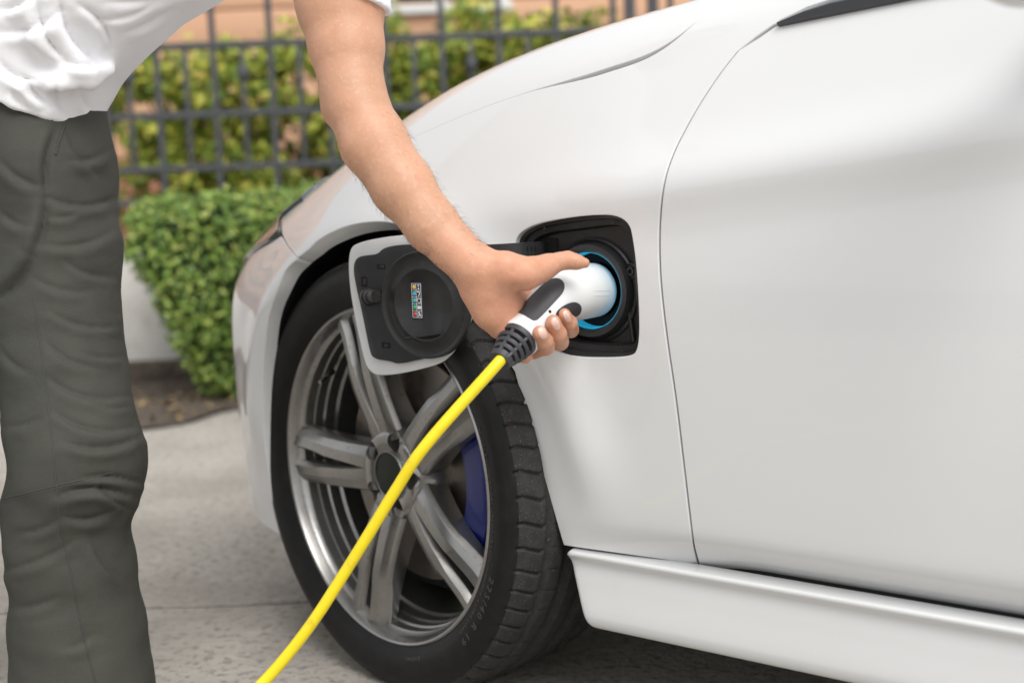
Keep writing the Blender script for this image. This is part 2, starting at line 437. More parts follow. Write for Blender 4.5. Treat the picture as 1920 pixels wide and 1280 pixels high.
# ------- outlines
arch = catmull([(.2, .61), (.167, .656), (.125, .686), (.05, .706), (-.04, .707), (-.12, .680), (-.185, .620), (-.236, .513), (-.280, .395), (-.318, .272)], 6)
shut_px = [(1312, 1067), (1302, 1030), (1297, 1000), (1285, 900), (1267, 750), (1251, 640), (1240, 545), (1236, 470), (1238, 400), (1246, 338), (1262, 288), (1288, 236), (1318, 185), (1352, 135), (1383, 96)]
shut = [hit(*p) for p in catmull(shut_px, 4)]
gap = .0028
pil = [hit(1420, 70), hit(1452, 48)]
port_px = chaikin([(958, 478), (972, 425), (1080, 402), (1178, 400), (1192, 470), (1199, 560), (1200, 655), (1180, 673), (1075, 672), (1030, 655), (985, 590), (955, 520)], 3)
port3 = [hit(*p) for p in port_px]
bon = catmull([(-.535, .24), (-.508, .165), (-.489, .13), (-.465, .104), (-.426, .089), (-.363, .083), (-.279, .081), (-.10, .088), (.03, .102), (.16, .120), (.26, .142), (.325, .165)], 5)   # bonnet edge: station, inset from the side
def topz(s, t):
    lo, hi = .3, 1.2
    for _ in range(40):
        m_ = (lo+hi)/2
        if GS(np.array([[s, t, m_]]))[0] < 0: lo = m_
        else: hi = m_
    return np.array([s, t, lo])
bon3 = [topz(s, -i) for s, i in bon]
sill_line = [hit(1058+(1307-1058)*k/11, 1020.5+(1056.5-1020.5)*k/11) for k in range(12)]
fend_front = [hit(529, 402), hit(529, 420), hit(530, 439)]
seam_pts = [hit(541, 460), hit(559, 481)]
F_out = sill_line + [p+np.array([gap, 0, 0]) for p in shut[1:]] + [p+np.array([gap, 0, .003]) for p in pil] + [topz(-.66, -.10), topz(-.66, -.24)] + bon3 + fend_front + seam_pts + [sz(*q) for q in arch[8:] if q[1] > .53 or q[0] > 0] + [hit(*q) for q in catmull([(966, 696), (985, 764), (1012, 862), (1037, 948), (1054, 1008)], 4)]
fender = panel('fender', F_out, car, [port3], step=.012, flange=.026)
# ------- door: from the shut line back, and up to the window line
belt = [hit(1455, 53), hit(1560, 33), hit(1700, 4)]
BELT0 = belt[0]; bs = (belt[2][2]-belt[0][2])/(belt[2][0]-belt[0][0])
def beltz(s): return BELT0[2]+np.clip(bs, -.10, -.03)*(s-BELT0[0])
BS = float(BELT0[0])
D_out = [p-np.array([gap, 0, 0]) for p in shut[1:]] + [p-np.array([gap, 0, .003]) for p in pil] + [sz(s, beltz(s)) for s in np.linspace(BS-.006, -1.62, 24)] + [sz(-1.62, z) for z in np.linspace(.95, .28, 20)] + [sz(s, .262) for s in np.linspace(-1.60, -.97, 20)] + [hit(1918-(1918-1318)*k/24, 1181-(1181-1065.5)*k/24) for k in range(25)]
door = panel('door', D_out, car, step=.0105)
sp3 = [p-np.array([0, .0085, 0]) for p in shut]; MB().tube(sp3, .0045, 8).build('gap_shade_strip', M['hole'], car)  # black strip added behind the shut line to darken the gap like shade
sl3 = [sz(s_, .266)-np.array([0, .012, 0]) for s_ in np.linspace(-.325, -1.6, 40)]; MB().tube(sl3, .0042, 8).build('gap_shade_strip', M['hole'], car)  # same black strip along the sill, standing in for the gap's shade
R_out = [sz(-1.626, z) for z in np.linspace(.2735, .95, 20)] + [sz(s, min(beltz(s), ZC(s)-.08)) for s in np.linspace(-1.626, -3.80, 30)] + [sz(-3.84, z) for z in np.linspace(.70, .30, 10)] + [sz(s, .25) for s in np.linspace(-3.80, -3.16, 10)] + [sz(-2.81-.36*cos(a), .337+.36*sin(a)) for a in np.linspace(-.15, pi+.15, 30)] + [sz(s, .2735) for s in np.linspace(-2.44, -1.64, 20)]
panel('rear_door', R_out, car, step=.035)
# ------- bonnet (both halves), scuttle and deck
def mir(P): return [np.array([p[0], -1.8-p[1], p[2]]) for p in P]
bin_ = [p+np.array([0, -.0012-.0030*float(sstep(-.20, -.36, p[0])), 0]) for p in bon3]
bin_ = [topz(p[0], p[1]) for p in bin_]
nose = [topz(.335, t) for t in np.linspace(-.185, -1.615, 24)]
bonnet = panel('bonnet', [topz(-.537, -.25)] + bin_[1:] + nose + list(reversed(mir(bin_[1:]))) + [topz(-.545-.08*sin(pi*k/12), -1.55+1.3*k/12) for k in range(0, 12)], car, step=.022)
# ------- front bumper and headlamp
bump_arch = [hit(*p) for p in catmull([(557, 484), (535, 505), (518, 545), (503, 590), (495, 650), (491, 720), (492, 790), (499, 860), (513, 945), (536, 1010)], 4)]
B_out = [hit(526, 444), sz(.335, .669), sz(.40, .655), sz(.48, .635), sz(.58, .61), sz(.68, .59), sz(.76, .57)] + [sz(.822, z) for z in np.linspace(.555, .26, 10)] + [sz(s, .19) for s in np.linspace(.78, .30, 14)] + list(reversed(bump_arch)) + [hit(538, 464)]
bumper = panel('bumper', B_out, car, step=.012, flange=.026)
H_out = [topz(.345, -.185), hit(526, 404), hit(525.5, 420), hit(525, 436), sz(.335, .674), sz(.40, .660), sz(.48, .640), sz(.58, .615), sz(.66, .60), sz(.62, .64), sz(.54, .68), sz(.46, .71), topz(.39, -.30)]
headlamp = panel('headlamp', H_out, car, m=M['lamp'], step=.014, lift=.007, flange=.03)
# ------- far side so the car is whole: fender, sides
far = [np.array([p[0], -1.8-p[1], p[2]]) for p in F_out]
panel('fender', far, car, step=.03)
fs = [(-.53, .2735), (-.53, .95)]
panel('rear_door', mir([sz(-.53, z) for z in np.linspace(.2735, .9, 14)] + [sz(s, min(beltz(s), ZC(s)-.08)) for s in np.linspace(-.62, -3.8, 30)] + [sz(-3.84, z) for z in np.linspace(.7, .3, 10)] + [sz(s, .2735) for s in np.linspace(-3.8, -.55, 30)]), car, step=.05)
# tail and deck
panel('boot_lid', [topz(-3.0, t) for t in np.linspace(-.16, -1.64, 14)] + [topz(-3.83, t) for t in np.linspace(-1.5, -.3, 14)], car, step=.05)
# ------- cabin: glass and roof
mb = MB()
RZ = 1.42
def tum(s, z): return TS(np.array([s]), np.array([.93]))[0]-.06-(z-.93)*.42
roofp = [(-1.30, 1.36), (-1.6, 1.41), (-2.1, 1.43), (-2.6, 1.38), (-2.85, 1.32)]
V = []; nn = 14
for (s, z) in roofp:
    e = tum(s, z-.03)
    for k in range(nn): a = k/(nn-1); t = e+(-1.8-2*e)*a; V.append((s, t, z-.05*(2*a-1)**4))
mb.add(V, [(i*nn+k, i*nn+k+1, (i+1)*nn+k+1, (i+1)*nn+k) for i in range(4) for k in range(nn-1)])
mb.build('roof', M['paint'], car)
mb = MB(); V = []
for j in range(7):
    q = j/6; s = -.70-.62*q; z = 1.0+.36*q+.03*sin(pi*q)
    e = (tum(s, z) if j else -.13)-.055
    for k in range(nn): a = k/(nn-1); t = e+(-1.8-2*e)*a; V.append((s-.10*(1-(2*a-1)**2)*-1*(1-q)*.8, t, z-.02*(2*a-1)**4))
mb.add(V, [(i*nn+k, i*nn+k+1, (i+1)*nn+k+1, (i+1)*nn+k) for i in range(6) for k in range(nn-1)]); mb.build('windscreen', M['glass'], car)
mb = MB(); V = []
for j in range(5):
    q = j/4; s = -2.85-.55*q; z = 1.31-.28*q; e = tum(s, z)-.03
    for k in range(nn): a = k/(nn-1); V.append((s, e+(-1.8-2*e)*a, z-.02*(2*a-1)**4))
mb.add(V, [(i*nn+k, i*nn+k+1, (i+1)*nn+k+1, (i+1)*nn+k) for i in range(4) for k in range(nn-1)]); mb.build('rear_window', M['glass'], car)
for far_side in (0, 1):
    mb = MB(); V = []
    ss = list(np.linspace(-.69, -3.2, 26))
    for s in ss:
        zt = float(np.interp(-s, [.69, 1.34, 1.6, 2.1, 2.6, 2.85, 3.2], [.955, 1.33, 1.375, 1.40, 1.35, 1.29, 1.06])); zb = beltz(s)-.01
        for z in (zb, (zb+zt)/2, max(zt, zb+.005)):
            t = tum(s, z)+.030; V.append((s, t if not far_side else -1.8-t, z))
    mb.add(V, [(i*3+k, i*3+k+1, i*3+k+4, i*3+k+3) for i in range(25) for k in range(2)]); mb.build('side_window', M['glass'], car)
    mb = MB(); P = [(-.70, tum(-.70, .955)+.012, .965), (-1.0, tum(-1.0, 1.14)+.012, 1.155), (-1.36, tum(-1.36, 1.35)+.008, 1.355), (-1.7, tum(-1.7, 1.40), 1.395), (-2.2, tum(-2.2, 1.41), 1.41), (-2.7, tum(-2.7, 1.34), 1.34), (-3.1, tum(-3.1, 1.1), 1.12)]
    P = catmull(P, 5); 
    if far_side: P = [(p[0], -1.8-p[1], p[2]) for p in P]
    mb.tube(P, .026, 12); mb.build('roof_pillar', M['paint'], car)
# belt trim: glossy black strip along the window line of the door
mb = MB(); ss = np.linspace(BS-.004, -1.62, 30); V = []
for s in ss:
    z = beltz(s); t = sz(s, z)[1]
    taper = min(1, (BS+.004-s)/.06)
    for dt, dz in ((.001, .001), (.006, .004), (.006, .004+.011*taper), (-.004, .008+.014*taper), (-.03, .010+.014*taper), (-.03, -.004)): V.append((s, t+dt, z+dz))
mb.add(V, [(i*6+k, i*6+(k+1) % 6, (i+1)*6+(k+1) % 6, (i+1)*6+k) for i in range(29) for k in range(6)]+[tuple(range(6))]); mb.build('window_trim', M['trim'], car)
mb = MB()
for i, (ds, dz) in enumerate(((0, 0), (-.012, .012), (-.026, .024), (-.04, .036))):
    mb.tube([(-.675+ds, tum(-.68, .95)+.036, .955+dz*.9), (-.79+ds, tum(-.79, .96)+.036, .972+dz)], .0035, 8)
mb.build('window_seal', M['black_plastic'], car)
# ------- side skirt
mb = MB(); prof = catmull([(-.040, .2705), (-.012, .2702), (-.0072, .2690), (-.0060, .2665), (-.0068, .2635), (-.0105, .2595), (-.0138, .2545), (-.0146, .2470), (-.0126, .2340), (-.0112, .2200), (-.0097, .2050), (-.0085, .190), (-.0090, .180), (-.0130, .1705), (-.0230, .1635), (-.045, .1600), (-.12, .158)], 4)
ss = [0, .001, .0025, .005, .008, .02]+list(np.linspace(.04, 2.11, 40)); V = []
for i, d in enumerate(ss):
    rr = sqrt(max(0, 1-(1-min(d/.008, 1))**2))      # rounded front end
    for (t, z) in prof:
        s = -.3120-.034*(.268-z)/.11-d-.012*exp(-((z-.150)/.012)**2)-.010*max(0, (z-.258)/.0125)**2
        V.append((s, t-.006*(1-rr), z-.0025))
n = len(prof); mb.add(V, [(i*n+k, i*n+k+1, (i+1)*n+k+1, (i+1)*n+k) for i in range(len(ss)-1) for k in range(n-1)])
mb.add([V[k] for k in range(n)]+[(V[k][0]-.004, V[k][1]-.06, V[k][2]) for k in range(n)], [(k, k+1, n+k+1, n+k) for k in range(n-1)])
mb.build('side_skirt', M['paint'], car)
# ------- wheel-arch liner; dark underside blocks added to stop light leaks, also at the sill
mb = MB()
mb.box((-1.51, -.9, .26), (2.28, 1.70, .12)); mb.box((.42, -.9, .27), (.22, 1.2, .14)); mb.box((-.1, -.9, .45), (1.0, .95, .5)); mb.box((-1.9, -.9, .55), (2.4, 1.45, .6)); mb.box((-.50, -.9, .5), (.22, 1.60, .42))
mb.build('underbody', M['liner'], car, smooth=False)
mb = MB(); V = []; na = 40
for i in range(na+1):
    a = radians(-14)+radians(199)*i/na
    for j, (t, dr) in enumerate(((-.028, .016), (-.07, .03), (-.16, .035), (-.30, .03), (-.34, -.02))):
        rr = .375+dr+(.004*sin(a*26) if j in (1, 2, 3) else 0); s_, z_ = -.028+rr*.90*cos(a), .337+rr*sin(a); V.append((s_, min(t, TS(np.array([s_]), np.array([max(z_, .2)]))[0]-.027+t+.028), z_))
mb.add(V, [(i*5+k, i*5+k+1, (i+1)*5+k+1, (i+1)*5+k) for i in range(na) for k in range(4)])
mb.add([(.5*cos(a)*.9, -.335, max(.20, .337+.5*sin(a))) for a in np.linspace(0, 2*pi, 24, endpoint=False)], [tuple(range(24))])
mb.build('arch_liner', M['liner'], car)
# ------- wing mirror: white shell at the front corner of the side window
MC = w2c(atd(1915, -150, 1.20))
def mirror_sdf(p):
    q = p-MC
    a = ellip(q, (0, 0, 0), (.055, .115, .075)); return smax(a, q[:, 0]*-1-.045, .02)
P_, F_ = surface_nets(mirror_sdf, MC-.15, MC+.15, .006)
mshell = link('mirror_shell', pyd(P_, F_), M['paint'], car)
mb = MB(); mb.tube([MC+np.array([0, -.06, -.02]), MC+np.array([.0, -.12, -.045]), (MC[0]+.01, -.05, MC[2]-.055)], [.04, .022, .028], 12); mb.build('mirror_foot', M['paint'], car)
mb = MB(); mb.box(MC+np.array([-.0465, 0, 0]), (.004, .16, .09), bev=.002); mb.build('mirror_glass', M['steel'], car)
# ================================================================== wheel
STEER = radians(10.5)
axle_w = np.array([cos(-radians(128.585)-STEER), sin(-radians(128.585)-STEER), 0])       # outward, world
axle = np.array([axle_w@XC, axle_w@YC, 0.0])
wc = w2c(atd(727, 890, 2.088))-axle*.088
def rmap(r): return .2505+.8856*(r-.2445)          # bead and tread radius of this tyre
def build_wheel(loc, steer, detail=True):
    wh_rot = steer
    # tyre ------------------------------------------------------
    half = [(.093, .2445), (.099, .247), (.1045, .2535), (.1095, .262), (.1145, .274), (.1172, .288), (.1168, .300), (.1135, .311), (.1085, .3195), (.102, .3262), (.094, .3305), (.082, .3330), (.06, .3345), (.03, .3352), (0, .3354)]
    hp = catmull(half, 6); prof = hp+[np.array([-p[0], p[1]]) for p in reversed(hp[:-1])]; prof = np.array(prof)
    nseg = 1320 if detail else 160; A = np.linspace(0, 2*pi, nseg, endpoint=False)
    Y = prof[:, 0][None].repeat(nseg, 0); R = prof[:, 1][None].repeat(nseg, 0).copy(); AA = A[:, None]
    if detail:
        trd = sstep(.3185, .324, R)
        dep = np.zeros_like(R)
        for y0, w_ in ((.0605, .0036), (.022, .0058), (-.022, .0058), (-.0605, .0058)):
            dep = np.maximum(dep, .0080*np.clip(1.6-np.abs(Y-y0)/w_, 0, 1))
        nb = 62; sh = (np.abs(Y) > .0605)
        wob = np.where(np.abs(Y) < .072, (.072-np.abs(Y))*1.1, 0)*.9+np.where(np.abs(Y) > .100, -(np.abs(Y)-.100)*.55, 0)
        ph = (AA*nb/(2*pi)+(np.abs(Y)*.35+wob)*nb/(2*pi)/.335*1.0+np.where(Y < 0, .4, 0)+.12*np.sin(AA*7)) % 1
        dw = np.abs(ph-.5)*(2*pi*.335/nb)
        dep = np.maximum(dep, np.where(sh, .0060*np.clip(1.9-dw/.0016, 0, 1), 0))
        ph2 = (AA*nb/(2*pi)+Y*4+.5) % 1; dw2 = np.abs(ph2-.5)*(2*pi*.335/nb)
        dep = np.maximum(dep, np.where((np.abs(Y) < .0605) & (np.abs(Y) > .03), .0016*np.clip(1.5-dw2/.0012, 0, 1), 0))
        R -= dep*trd
        # raised rings on the sidewall and a rim-guard bead
        for r0 in (.2585, .2865, .3045): R += np.where(np.abs(R-r0) < .0016, .0008, 0)*(1-trd)
    Rm = R.reshape(-1).copy(); R = rmap(R)
    V = np.stack([R*np.cos(AA), Y, R*np.sin(AA)], -1).reshape(-1, 3); V[:, 2] = np.maximum(V[:, 2], .0008-loc[2]); m = prof.shape[0]
    i = np.arange(nseg)[:, None]; j = np.arange(m-1)[None]; i2 = (i+1) % nseg
    Fq = np.stack([i*m+j, i*m+j+1, i2*m+j+1, i2*m+j], -1).reshape(-1, 4)
    # rim -------------------------------------------------------
    mb = MB()
    bar = [(.0935, .2445), (.0985, .2500), (.1035, .2505), (.1052, .2480), (.1040, .2452), (.0985, .2425), (.0900, .2405), (.0840, .2385), (.0800, .2340), (.0660, .2325), (.0640, .2295), (.0500, .2285), (.0470, .2255), (.0300, .2240), (.026, .2200), (-.06, .2140), (-.085, .2210), (-.097, .2400)]
    bar = [(y, r*1.0235) for y, r in bar]
    mb.lathe(bar, 128)
    rim = mb.build('wheel', M['rim'], car, fix=True); rim.location = loc; rim.rotation_euler = (0, 0, wh_rot)
    me = pyd(V, Fq); ty = link('tyre', me, [M['tyre'], M['sidewall']], rim)
    rr = Rm[Fq].max(1); me.polygons.foreach_set('material_index', (rr < .3225).astype(np.int32))
    if not detail:
        mb = MB(); mb.lathe([(.05, .0), (.05, .23), (.03, .23), (.03, 0)], 48); mb.build('wheel_face', M['rim'], rim); return rim
    # five pairs of spokes
    def spoke(th, side):
        V = []; rs = [.048, .064, .085, .110, .140, .165, .182, .200, .222, .2485]
        for r in rs:
            q = (r-.048)/.195
            off = side*(.0155+.0135*q**.9)
            wd = .0165+.0030*q**2+.006*(1-q)**3; tw = wd*(.50 if q < .6 else .50-.22*sstep(.6, .75, q))      # half widths: foot and crest
            yf = .0815+.010*sin(pi*min(q*1.05, 1))+.0150*q**1.5; dp = .052-.022*q
            cr = .80-.16*sstep(.58, .72, q); lo_ = yf-.0065-.004*sstep(.58, .72, q)      # face leans away from the pair's middle, stepped near the rim
            a_, b_ = (yf, lo_) if side > 0 else (lo_, yf)
            pts = [(off-wd, yf-dp), (off-wd, min(a_, yf-.002)-.009), (off-wd*cr, a_-.0006), (off-wd*.1, (a_+b_)/2+.0012), (off+wd*.1, (a_+b_)/2+.0012), (off+wd*cr, b_-.0006), (off+wd, min(b_, yf-.002)-.009), (off+wd, yf-dp)]
            for (x, y) in pts: V.append((r*cos(th)-x*sin(th), y, r*sin(th)+x*cos(th)))
        n = 8; F_ = [(i*n+k, i*n+(k+1) % n, (i+1)*n+(k+1) % n, (i+1)*n+k) for i in range(len(rs)-1) for k in range(n)]+[tuple(range(n)), tuple(reversed([(len(rs)-1)*n+k for k in range(n)]))]
        bm = bmesh.new(); me_ = pyd(V, F_); bm.from_mesh(me_); bmesh.ops.recalc_face_normals(bm, faces=bm.faces)
        bmesh.ops.bevel(bm, geom=[e for e in bm.edges if e.calc_face_angle(0) > .35], offset=.0010, segments=2, profile=.6, affect='EDGES'); bm.to_mesh(me_); bm.free()
        o = link('spoke', me_, M['rim'], rim)
        try: me_.set_sharp_from_angle(angle=radians(35))
        except Exception: pass
        return o
    th0 = pi*0+radians(0)      # local +X is the car's forward direction
    for k in range(5):
        for sd_ in (-1, 1): spoke(th0+2*pi*k/5, sd_)
    # hub with five bolt pockets
    def circ(cx, cy, r, n): return [(cx+r*cos(2*pi*i/n), cy+r*sin(2*pi*i/n)) for i in range(n)]
    hub_o = [((.060+.010*cos(5*(a-th0)))*cos(a), (.060+.010*cos(5*(a-th0)))*sin(a)) for a in np.linspace(0, 2*pi, 120, endpoint=False)]
    hub_o = [((.0790)*cos(a), (.0790)*sin(a)) for a in np.linspace(0, 2*pi, 100, endpoint=False)]
    bolts = [(.0535*cos(th0+2*pi*(k+.5)/5), .0535*sin(th0+2*pi*(k+.5)/5)) for k in range(5)]
    holes = [circ(x, y, .0150, 28) for x, y in bolts]
    def hy(p): r = np.hypot(p[0], p[1]); return .0815+.005*sstep(.034, .05, r)-.030*sstep(.060, .079, r)**1.5
    V, F_ = prism(hub_o, lambda p, k: (p[0], hy(p) if k else .02, p[1]), holes, .006)
    MB().add(V, F_).build('hub', M['rim'], rim)
    for x, y in bolts:
        MB().lathe([(.066, .0155), (.046, .0148), (.044, .0)], 28, c=(x, 0, y)).build('bolt_pocket', M['rim_dark'], rim)
        MB().lathe([(.044, .0088), (.060, .0086), (.062, .0070), (.0605, .0)], 6, c=(x, 0, y)).build('wheel_bolt', M['rim_dark'], rim, smooth=False)
    MB().lathe([(.07, .0375), (.0850, .0375), (.0872, .0362), (.0868, .0342), (.07, .0340)], 48).build('cap_ring', M['rim'], rim)
    MB().lathe([(.070, .0342), (.0850, .0342), (.0858, .020), (.0862, .0)], 48).build('centre_cap', M['cap'], rim)
    va = radians(38)
    d = np.array([cos(va), 0, sin(va)])
    mb = MB(); b0 = d*.226+np.array([0, .060, 0]); e0 = d*.206+np.array([0, .094, 0])
    mb.tube([b0, b0*.6+e0*.4], [.0062, .0052], 12); mb.build('valve_base', M['black_plastic'], rim)
    mb = MB(); mb.tube([b0*.6+e0*.4, b0*.2+e0*.8, e0], [.0034, .0036, .0030], 10); mb.build('valve_stem', M['steel'], rim)
    # raised lettering on the sidewall
    def arc_text(txt, r0, size, a_start, spacing=1.0):
        cu = bpy.data.curves.new('txt', 'FONT'); cu.body = txt; cu.size = size; cu.extrude = .0006; cu.space_character = spacing; cu.resolution_u = 2
        ob = bpy.data.objects.new('txt', cu); me_ = bpy.data.meshes.new_from_object(ob); bpy.data.objects.remove(ob)
        pr = np.array(hp); o_ = np.argsort(pr[:26, 1])
        for q in me_.vertices:
            r = r0+q.co.y; a = a_start+q.co.x/r0
            y = float(np.interp(r, pr[:, 1][:70], pr[:, 0][:70]))
            r = float(rmap(r)); q.co = Vector((r*cos(a), y+q.co.z+.0004, r*sin(a)))
        me_.update(); return link('sidewall_lettering', me_, M['letter'], rim, smooth=False)
    # angles run clockwise for the viewer: local +X is forward (left in view), so text climbs from the right
    arc_text('TUBELESS  RADIAL  TUBELESS', .2675, .0105, radians(157), 1.25)
    arc_text('225/40 R19  EXTRA LOAD', .2665, .0095, radians(196), 1.3)
    arc_text('225/40 R 19', .281, .017, radians(200), 1.5)
    arc_text('RADIAL', .2665, .0090, radians(250), 1.3)
    return rim
wheel = build_wheel(tuple(wc), atan2(axle[1], axle[0])-pi/2)
for (s_, t_) in ((0, -1.69), (-2.81, -.11), (-2.81, -1.69)):
    build_wheel((s_, t_, .3365), 0 if t_ > -.5 else pi, False)
# brake disc and caliper (do not turn with the wheel)
rz = atan2(axle[1], axle[0])-pi/2
mb = MB(); mb.lathe([(.028, .06), (.028, .172), (.024, .174), (.006, .174), (.002, .172), (.002, .06)], 64); o = mb.build('brake_disc', M['disc'], car); o.location = tuple(wc); o.rotation_euler = (0, 0, rz)
mb = MB(); mb.lathe([(.06, 0), (.06, .062), (.052, .072), (.028, .075)], 40); o = mb.build('brake_hub', M['disc'], car); o.location = tuple(wc); o.rotation_euler = (0, 0, rz)
mb = MB(); V = []; na = 22
for i in range(na+1):
    a = pi-radians(30)+radians(64)*i/na; e = min(1, min(i, na-i)/3)
    for (y, r) in ((-.03, .150), (.046, .140+.010*(1-e)), (.056-.006*(1-e), .148), (.058-.008*(1-e), .170), (.056-.006*(1-e), .196-.004*(1-e)), (.04, .206-.004*(1-e)), (-.03, .208)): V.append((r*cos(a), y, r*sin(a)))
n = 7; mb.add(V, [(i*n+k, i*n+(k+1) % n, (i+1)*n+(k+1) % n, (i+1)*n+k) for i in range(na) for k in range(n)]+[tuple(range(n)), tuple(reversed([na*n+k for k in range(n)]))])
o = mb.build('brake_caliper', M['caliper'], car); o.location = tuple(wc); o.rotation_euler = (0, 0, rz)
mb = MB(); mb.box((.03, -.05, -.06), (.34, .06, .30), bev=.02); mb.tube([(.0, -.05, .05), (0, -.16, .38)], .03, 12); o = mb.build('wheel_carrier', M['liner'], car); o.location = tuple(wc); o.rotation_euler = (0, 0, rz)
# ================================================================== charging port in the fender
pc = np.mean(port3, axis=0)
sock = car_t(1104, 545, -.022)
n_in = len(port3)
P3 = np.array(port3)
def inset(P, d, t):          # ring parallel to the opening, d inwards, at outward offset t from the body side
    c = P[:, [0, 2]].mean(0); Q = P.copy(); v = P[:, [0, 2]]-c; L = np.linalg.norm(v, axis=1)[:, None]; w2 = c+v*(L-d)/L
    Q[:, 0], Q[:, 2] = w2[:, 0], w2[:, 1]; Q[:, 1] = P[:, 1]+t; return Q
rings = [inset(P3, -.0005, -.011), inset(P3, .003, -.0085), inset(P3, .0065, -.0105), inset(P3, .0085, -.016), inset(P3, .016, -.0175), inset(P3, .0175, -.024), inset(P3, .019, -.036)]
V = np.concatenate(rings); n = n_in
F_ = [(i*n+k, i*n+(k+1) % n, (i+1)*n+(k+1) % n, (i+1)*n+k) for i in range(len(rings)-1) for k in range(n)]
mb = MB(); mb.add(V, F_)
fl = rings[-1]; vo, T_ = fill2d([tuple(p) for p in fl[:, [0, 2]]], [[(sock[0]+.060*cos(a), sock[2]+.060*sin(a)) for a in np.linspace(0, 2*pi, 48, endpoint=False)]], .012)
tm = fl[:, 1].mean(); mb.add([(p[0], tm, p[1]) for p in vo], T_)
chport = mb.build('charge_port', M['black_plastic'], car, fix=True)
sx, sz_ = sock[0], sock[2]
mb = MB(); mb.lathe([(tm-.004, .069), (tm+.004, .0685), (tm+.006, .066), (tm+.0035, .063), (tm+.010, .0625), (tm+.016, .060), (tm+.0165, .0545), (tm+.0140, .0510), (tm-.03, .0508), (tm-.05, .050)], 72, c=(sx, 0, sz_)); mb.build('socket_rim', M['grey_plastic'], chport)
mb = MB(); mb.lathe([(tm+.0122, .0502), (tm+.0128, .0498), (tm+.0120, .0492), (tm-.006, .0482), (tm-.006, .047)], 72, c=(sx, 0, sz_)); mb.build('light_ring', M['blue'], chport)
mb = MB(); mb.lathe([(tm-.0055, .0484), (tm-.007, .036), (tm-.05, .034), (tm-.05, 0)], 60, c=(sx, 0, sz_)); mb.build('socket_well', M['hole'], chport)
for (u, v) in ((1022, 428), (1150, 418), (1167, 658)):
    p = car_t(u, v, P3[:, 1].mean()-.0165); MB().lathe([(0, .0022), (.0012, .0020), (.0016, 0)], 14, c=p).build('rivet', M['grey_plastic'], chport)
p = car_t(1186, 508, tm+.004); 
MB().lathe([(-.006, .0105), (.004, .0105), (.005, .009), (.003, .008), (.003, .006), (.006, .0055), (.006, .003), (.002, .0025), (.002, 0)], 28, c=p).build('lock_bush', M['black_plastic'], chport)
mb = MB(); a = car_t(1172, 535, tm+.003); b = car_t(1188, 640, tm+.003); mb.tube([a, b], .0032, 10); mb.build('drain_rib', M['black_plastic'], chport)
mb = MB(); a = car_t(1056, 649, tm+.002); b = car_t(1110, 652, tm+.002); c = car_t(1152, 655, tm+.002); d = car_t(1166, 642, tm+.002); mb.tube([a, b, c, d], .0022, 8); mb.build('drain_rib', M['black_plastic'], chport)
mb = MB(); p = car_t(1018, 470, tm+.0005); mb.box((p[0], tm+.001, p[2]), (.050, .003, .034), bev=.001); mb.build('hinge_slot', M['hole'], chport)
# ------- the opened flap: white skin, black inner lining, turned out on its hinge arm
FT = .052                       # distance of the flap in front of the body side
def fp(u, v, dt=0.0): return car_t(u, v, FT+dt-.05*(car_t(u, v, FT)[0]+.10))     # slightly turned
flap_px = chaikin([(652, 470), (672, 452), (775, 437), (880, 446), (897, 470), (898, 565), (868, 630), (838, 676), (800, 690), (728, 705), (690, 700), (676, 650), (655, 545)], 3)
def flat_part(name, px, t0, t1, m, parent, bev=.001, holes=(), step=.012):
    out = [fp(*q) for q in px]; hs_ = [[fp(*q) for q in h] for h in holes]
    o2 = [(q[0], q[2]) for q in out]; h2 = [[(q[0], q[2]) for q in h] for h in hs_]
    def f3(p, k):
        return (p[0], FT-.05*(p[0]+.10)+(t1 if k else t0), p[1])
    V, F_ = prism(o2, f3, h2, step)
    mb = MB(); mb.add(V, F_); o = mb.build(name, m, parent)
    if bev:
        bm = bmesh.new(); bm.from_mesh(o.data)
        eg = [e for e in bm.edges if len(e.link_faces) == 2 and e.calc_face_angle(0) > .9]
        bmesh.ops.bevel(bm, geom=eg, offset=bev, segments=2, profile=.6, affect='EDGES', clamp_overlap=True); bm.to_mesh(o.data); bm.free()
        o.data.polygons.foreach_set('use_smooth', [True]*len(o.data.polygons)); o.data.set_sharp_from_angle(angle=radians(30))
    return o
flap = flat_part('charge_flap', flap_px, -.005, 0, M['paint'], car, .0015)
lin_px = chaikin([(668, 500), (674, 482), (690, 478), (714, 476), (726, 462), (776, 456), (872, 462), (884, 480), (886, 565), (862, 622), (832, 664), (798, 672), (752, 682), (738, 676), (705, 672), (698, 652), (686, 590), (672, 530)], 2)
lining = flat_part('flap_lining', lin_px, -.001, .0075, M['grey_plastic'], flap, .0022)
cp = fp(806, 570); 
def on_flap(u, v, dt): q = fp(u, v); return (q[0], q[1]+dt, q[2])
ex = np.linalg.norm(np.array(fp(884, 570))-np.array(fp(722, 570)))/2; ez = np.linalg.norm(np.array(fp(806, 470))-np.array(fp(806, 670)))/2
def ell_lathe(name, prof, m, parent, c, rx, rz_, n=72):
    mb = MB(); mb.lathe(prof, n); k = atan2(-.05, 1)
    o = mb.build(name, m, parent)
    for q in o.data.vertices: q.co = Vector((c[0]+q.co.x*rx, c[1]+q.co.y-.05*q.co.x*rx, c[2]+q.co.z*rz_))
    o.data.update(); return o
ell_lathe('seal_disc', [(.005, 1.0), (.0125, 1.0), (.0145, .985), (.0145, .965), (.0125, .945), (.0112, .90), (.0112, .70), (.0135, .685), (.0135, .655), (.0105, .64), (.0105, 0)], M['black_plastic'], flap, cp, ex, ez)
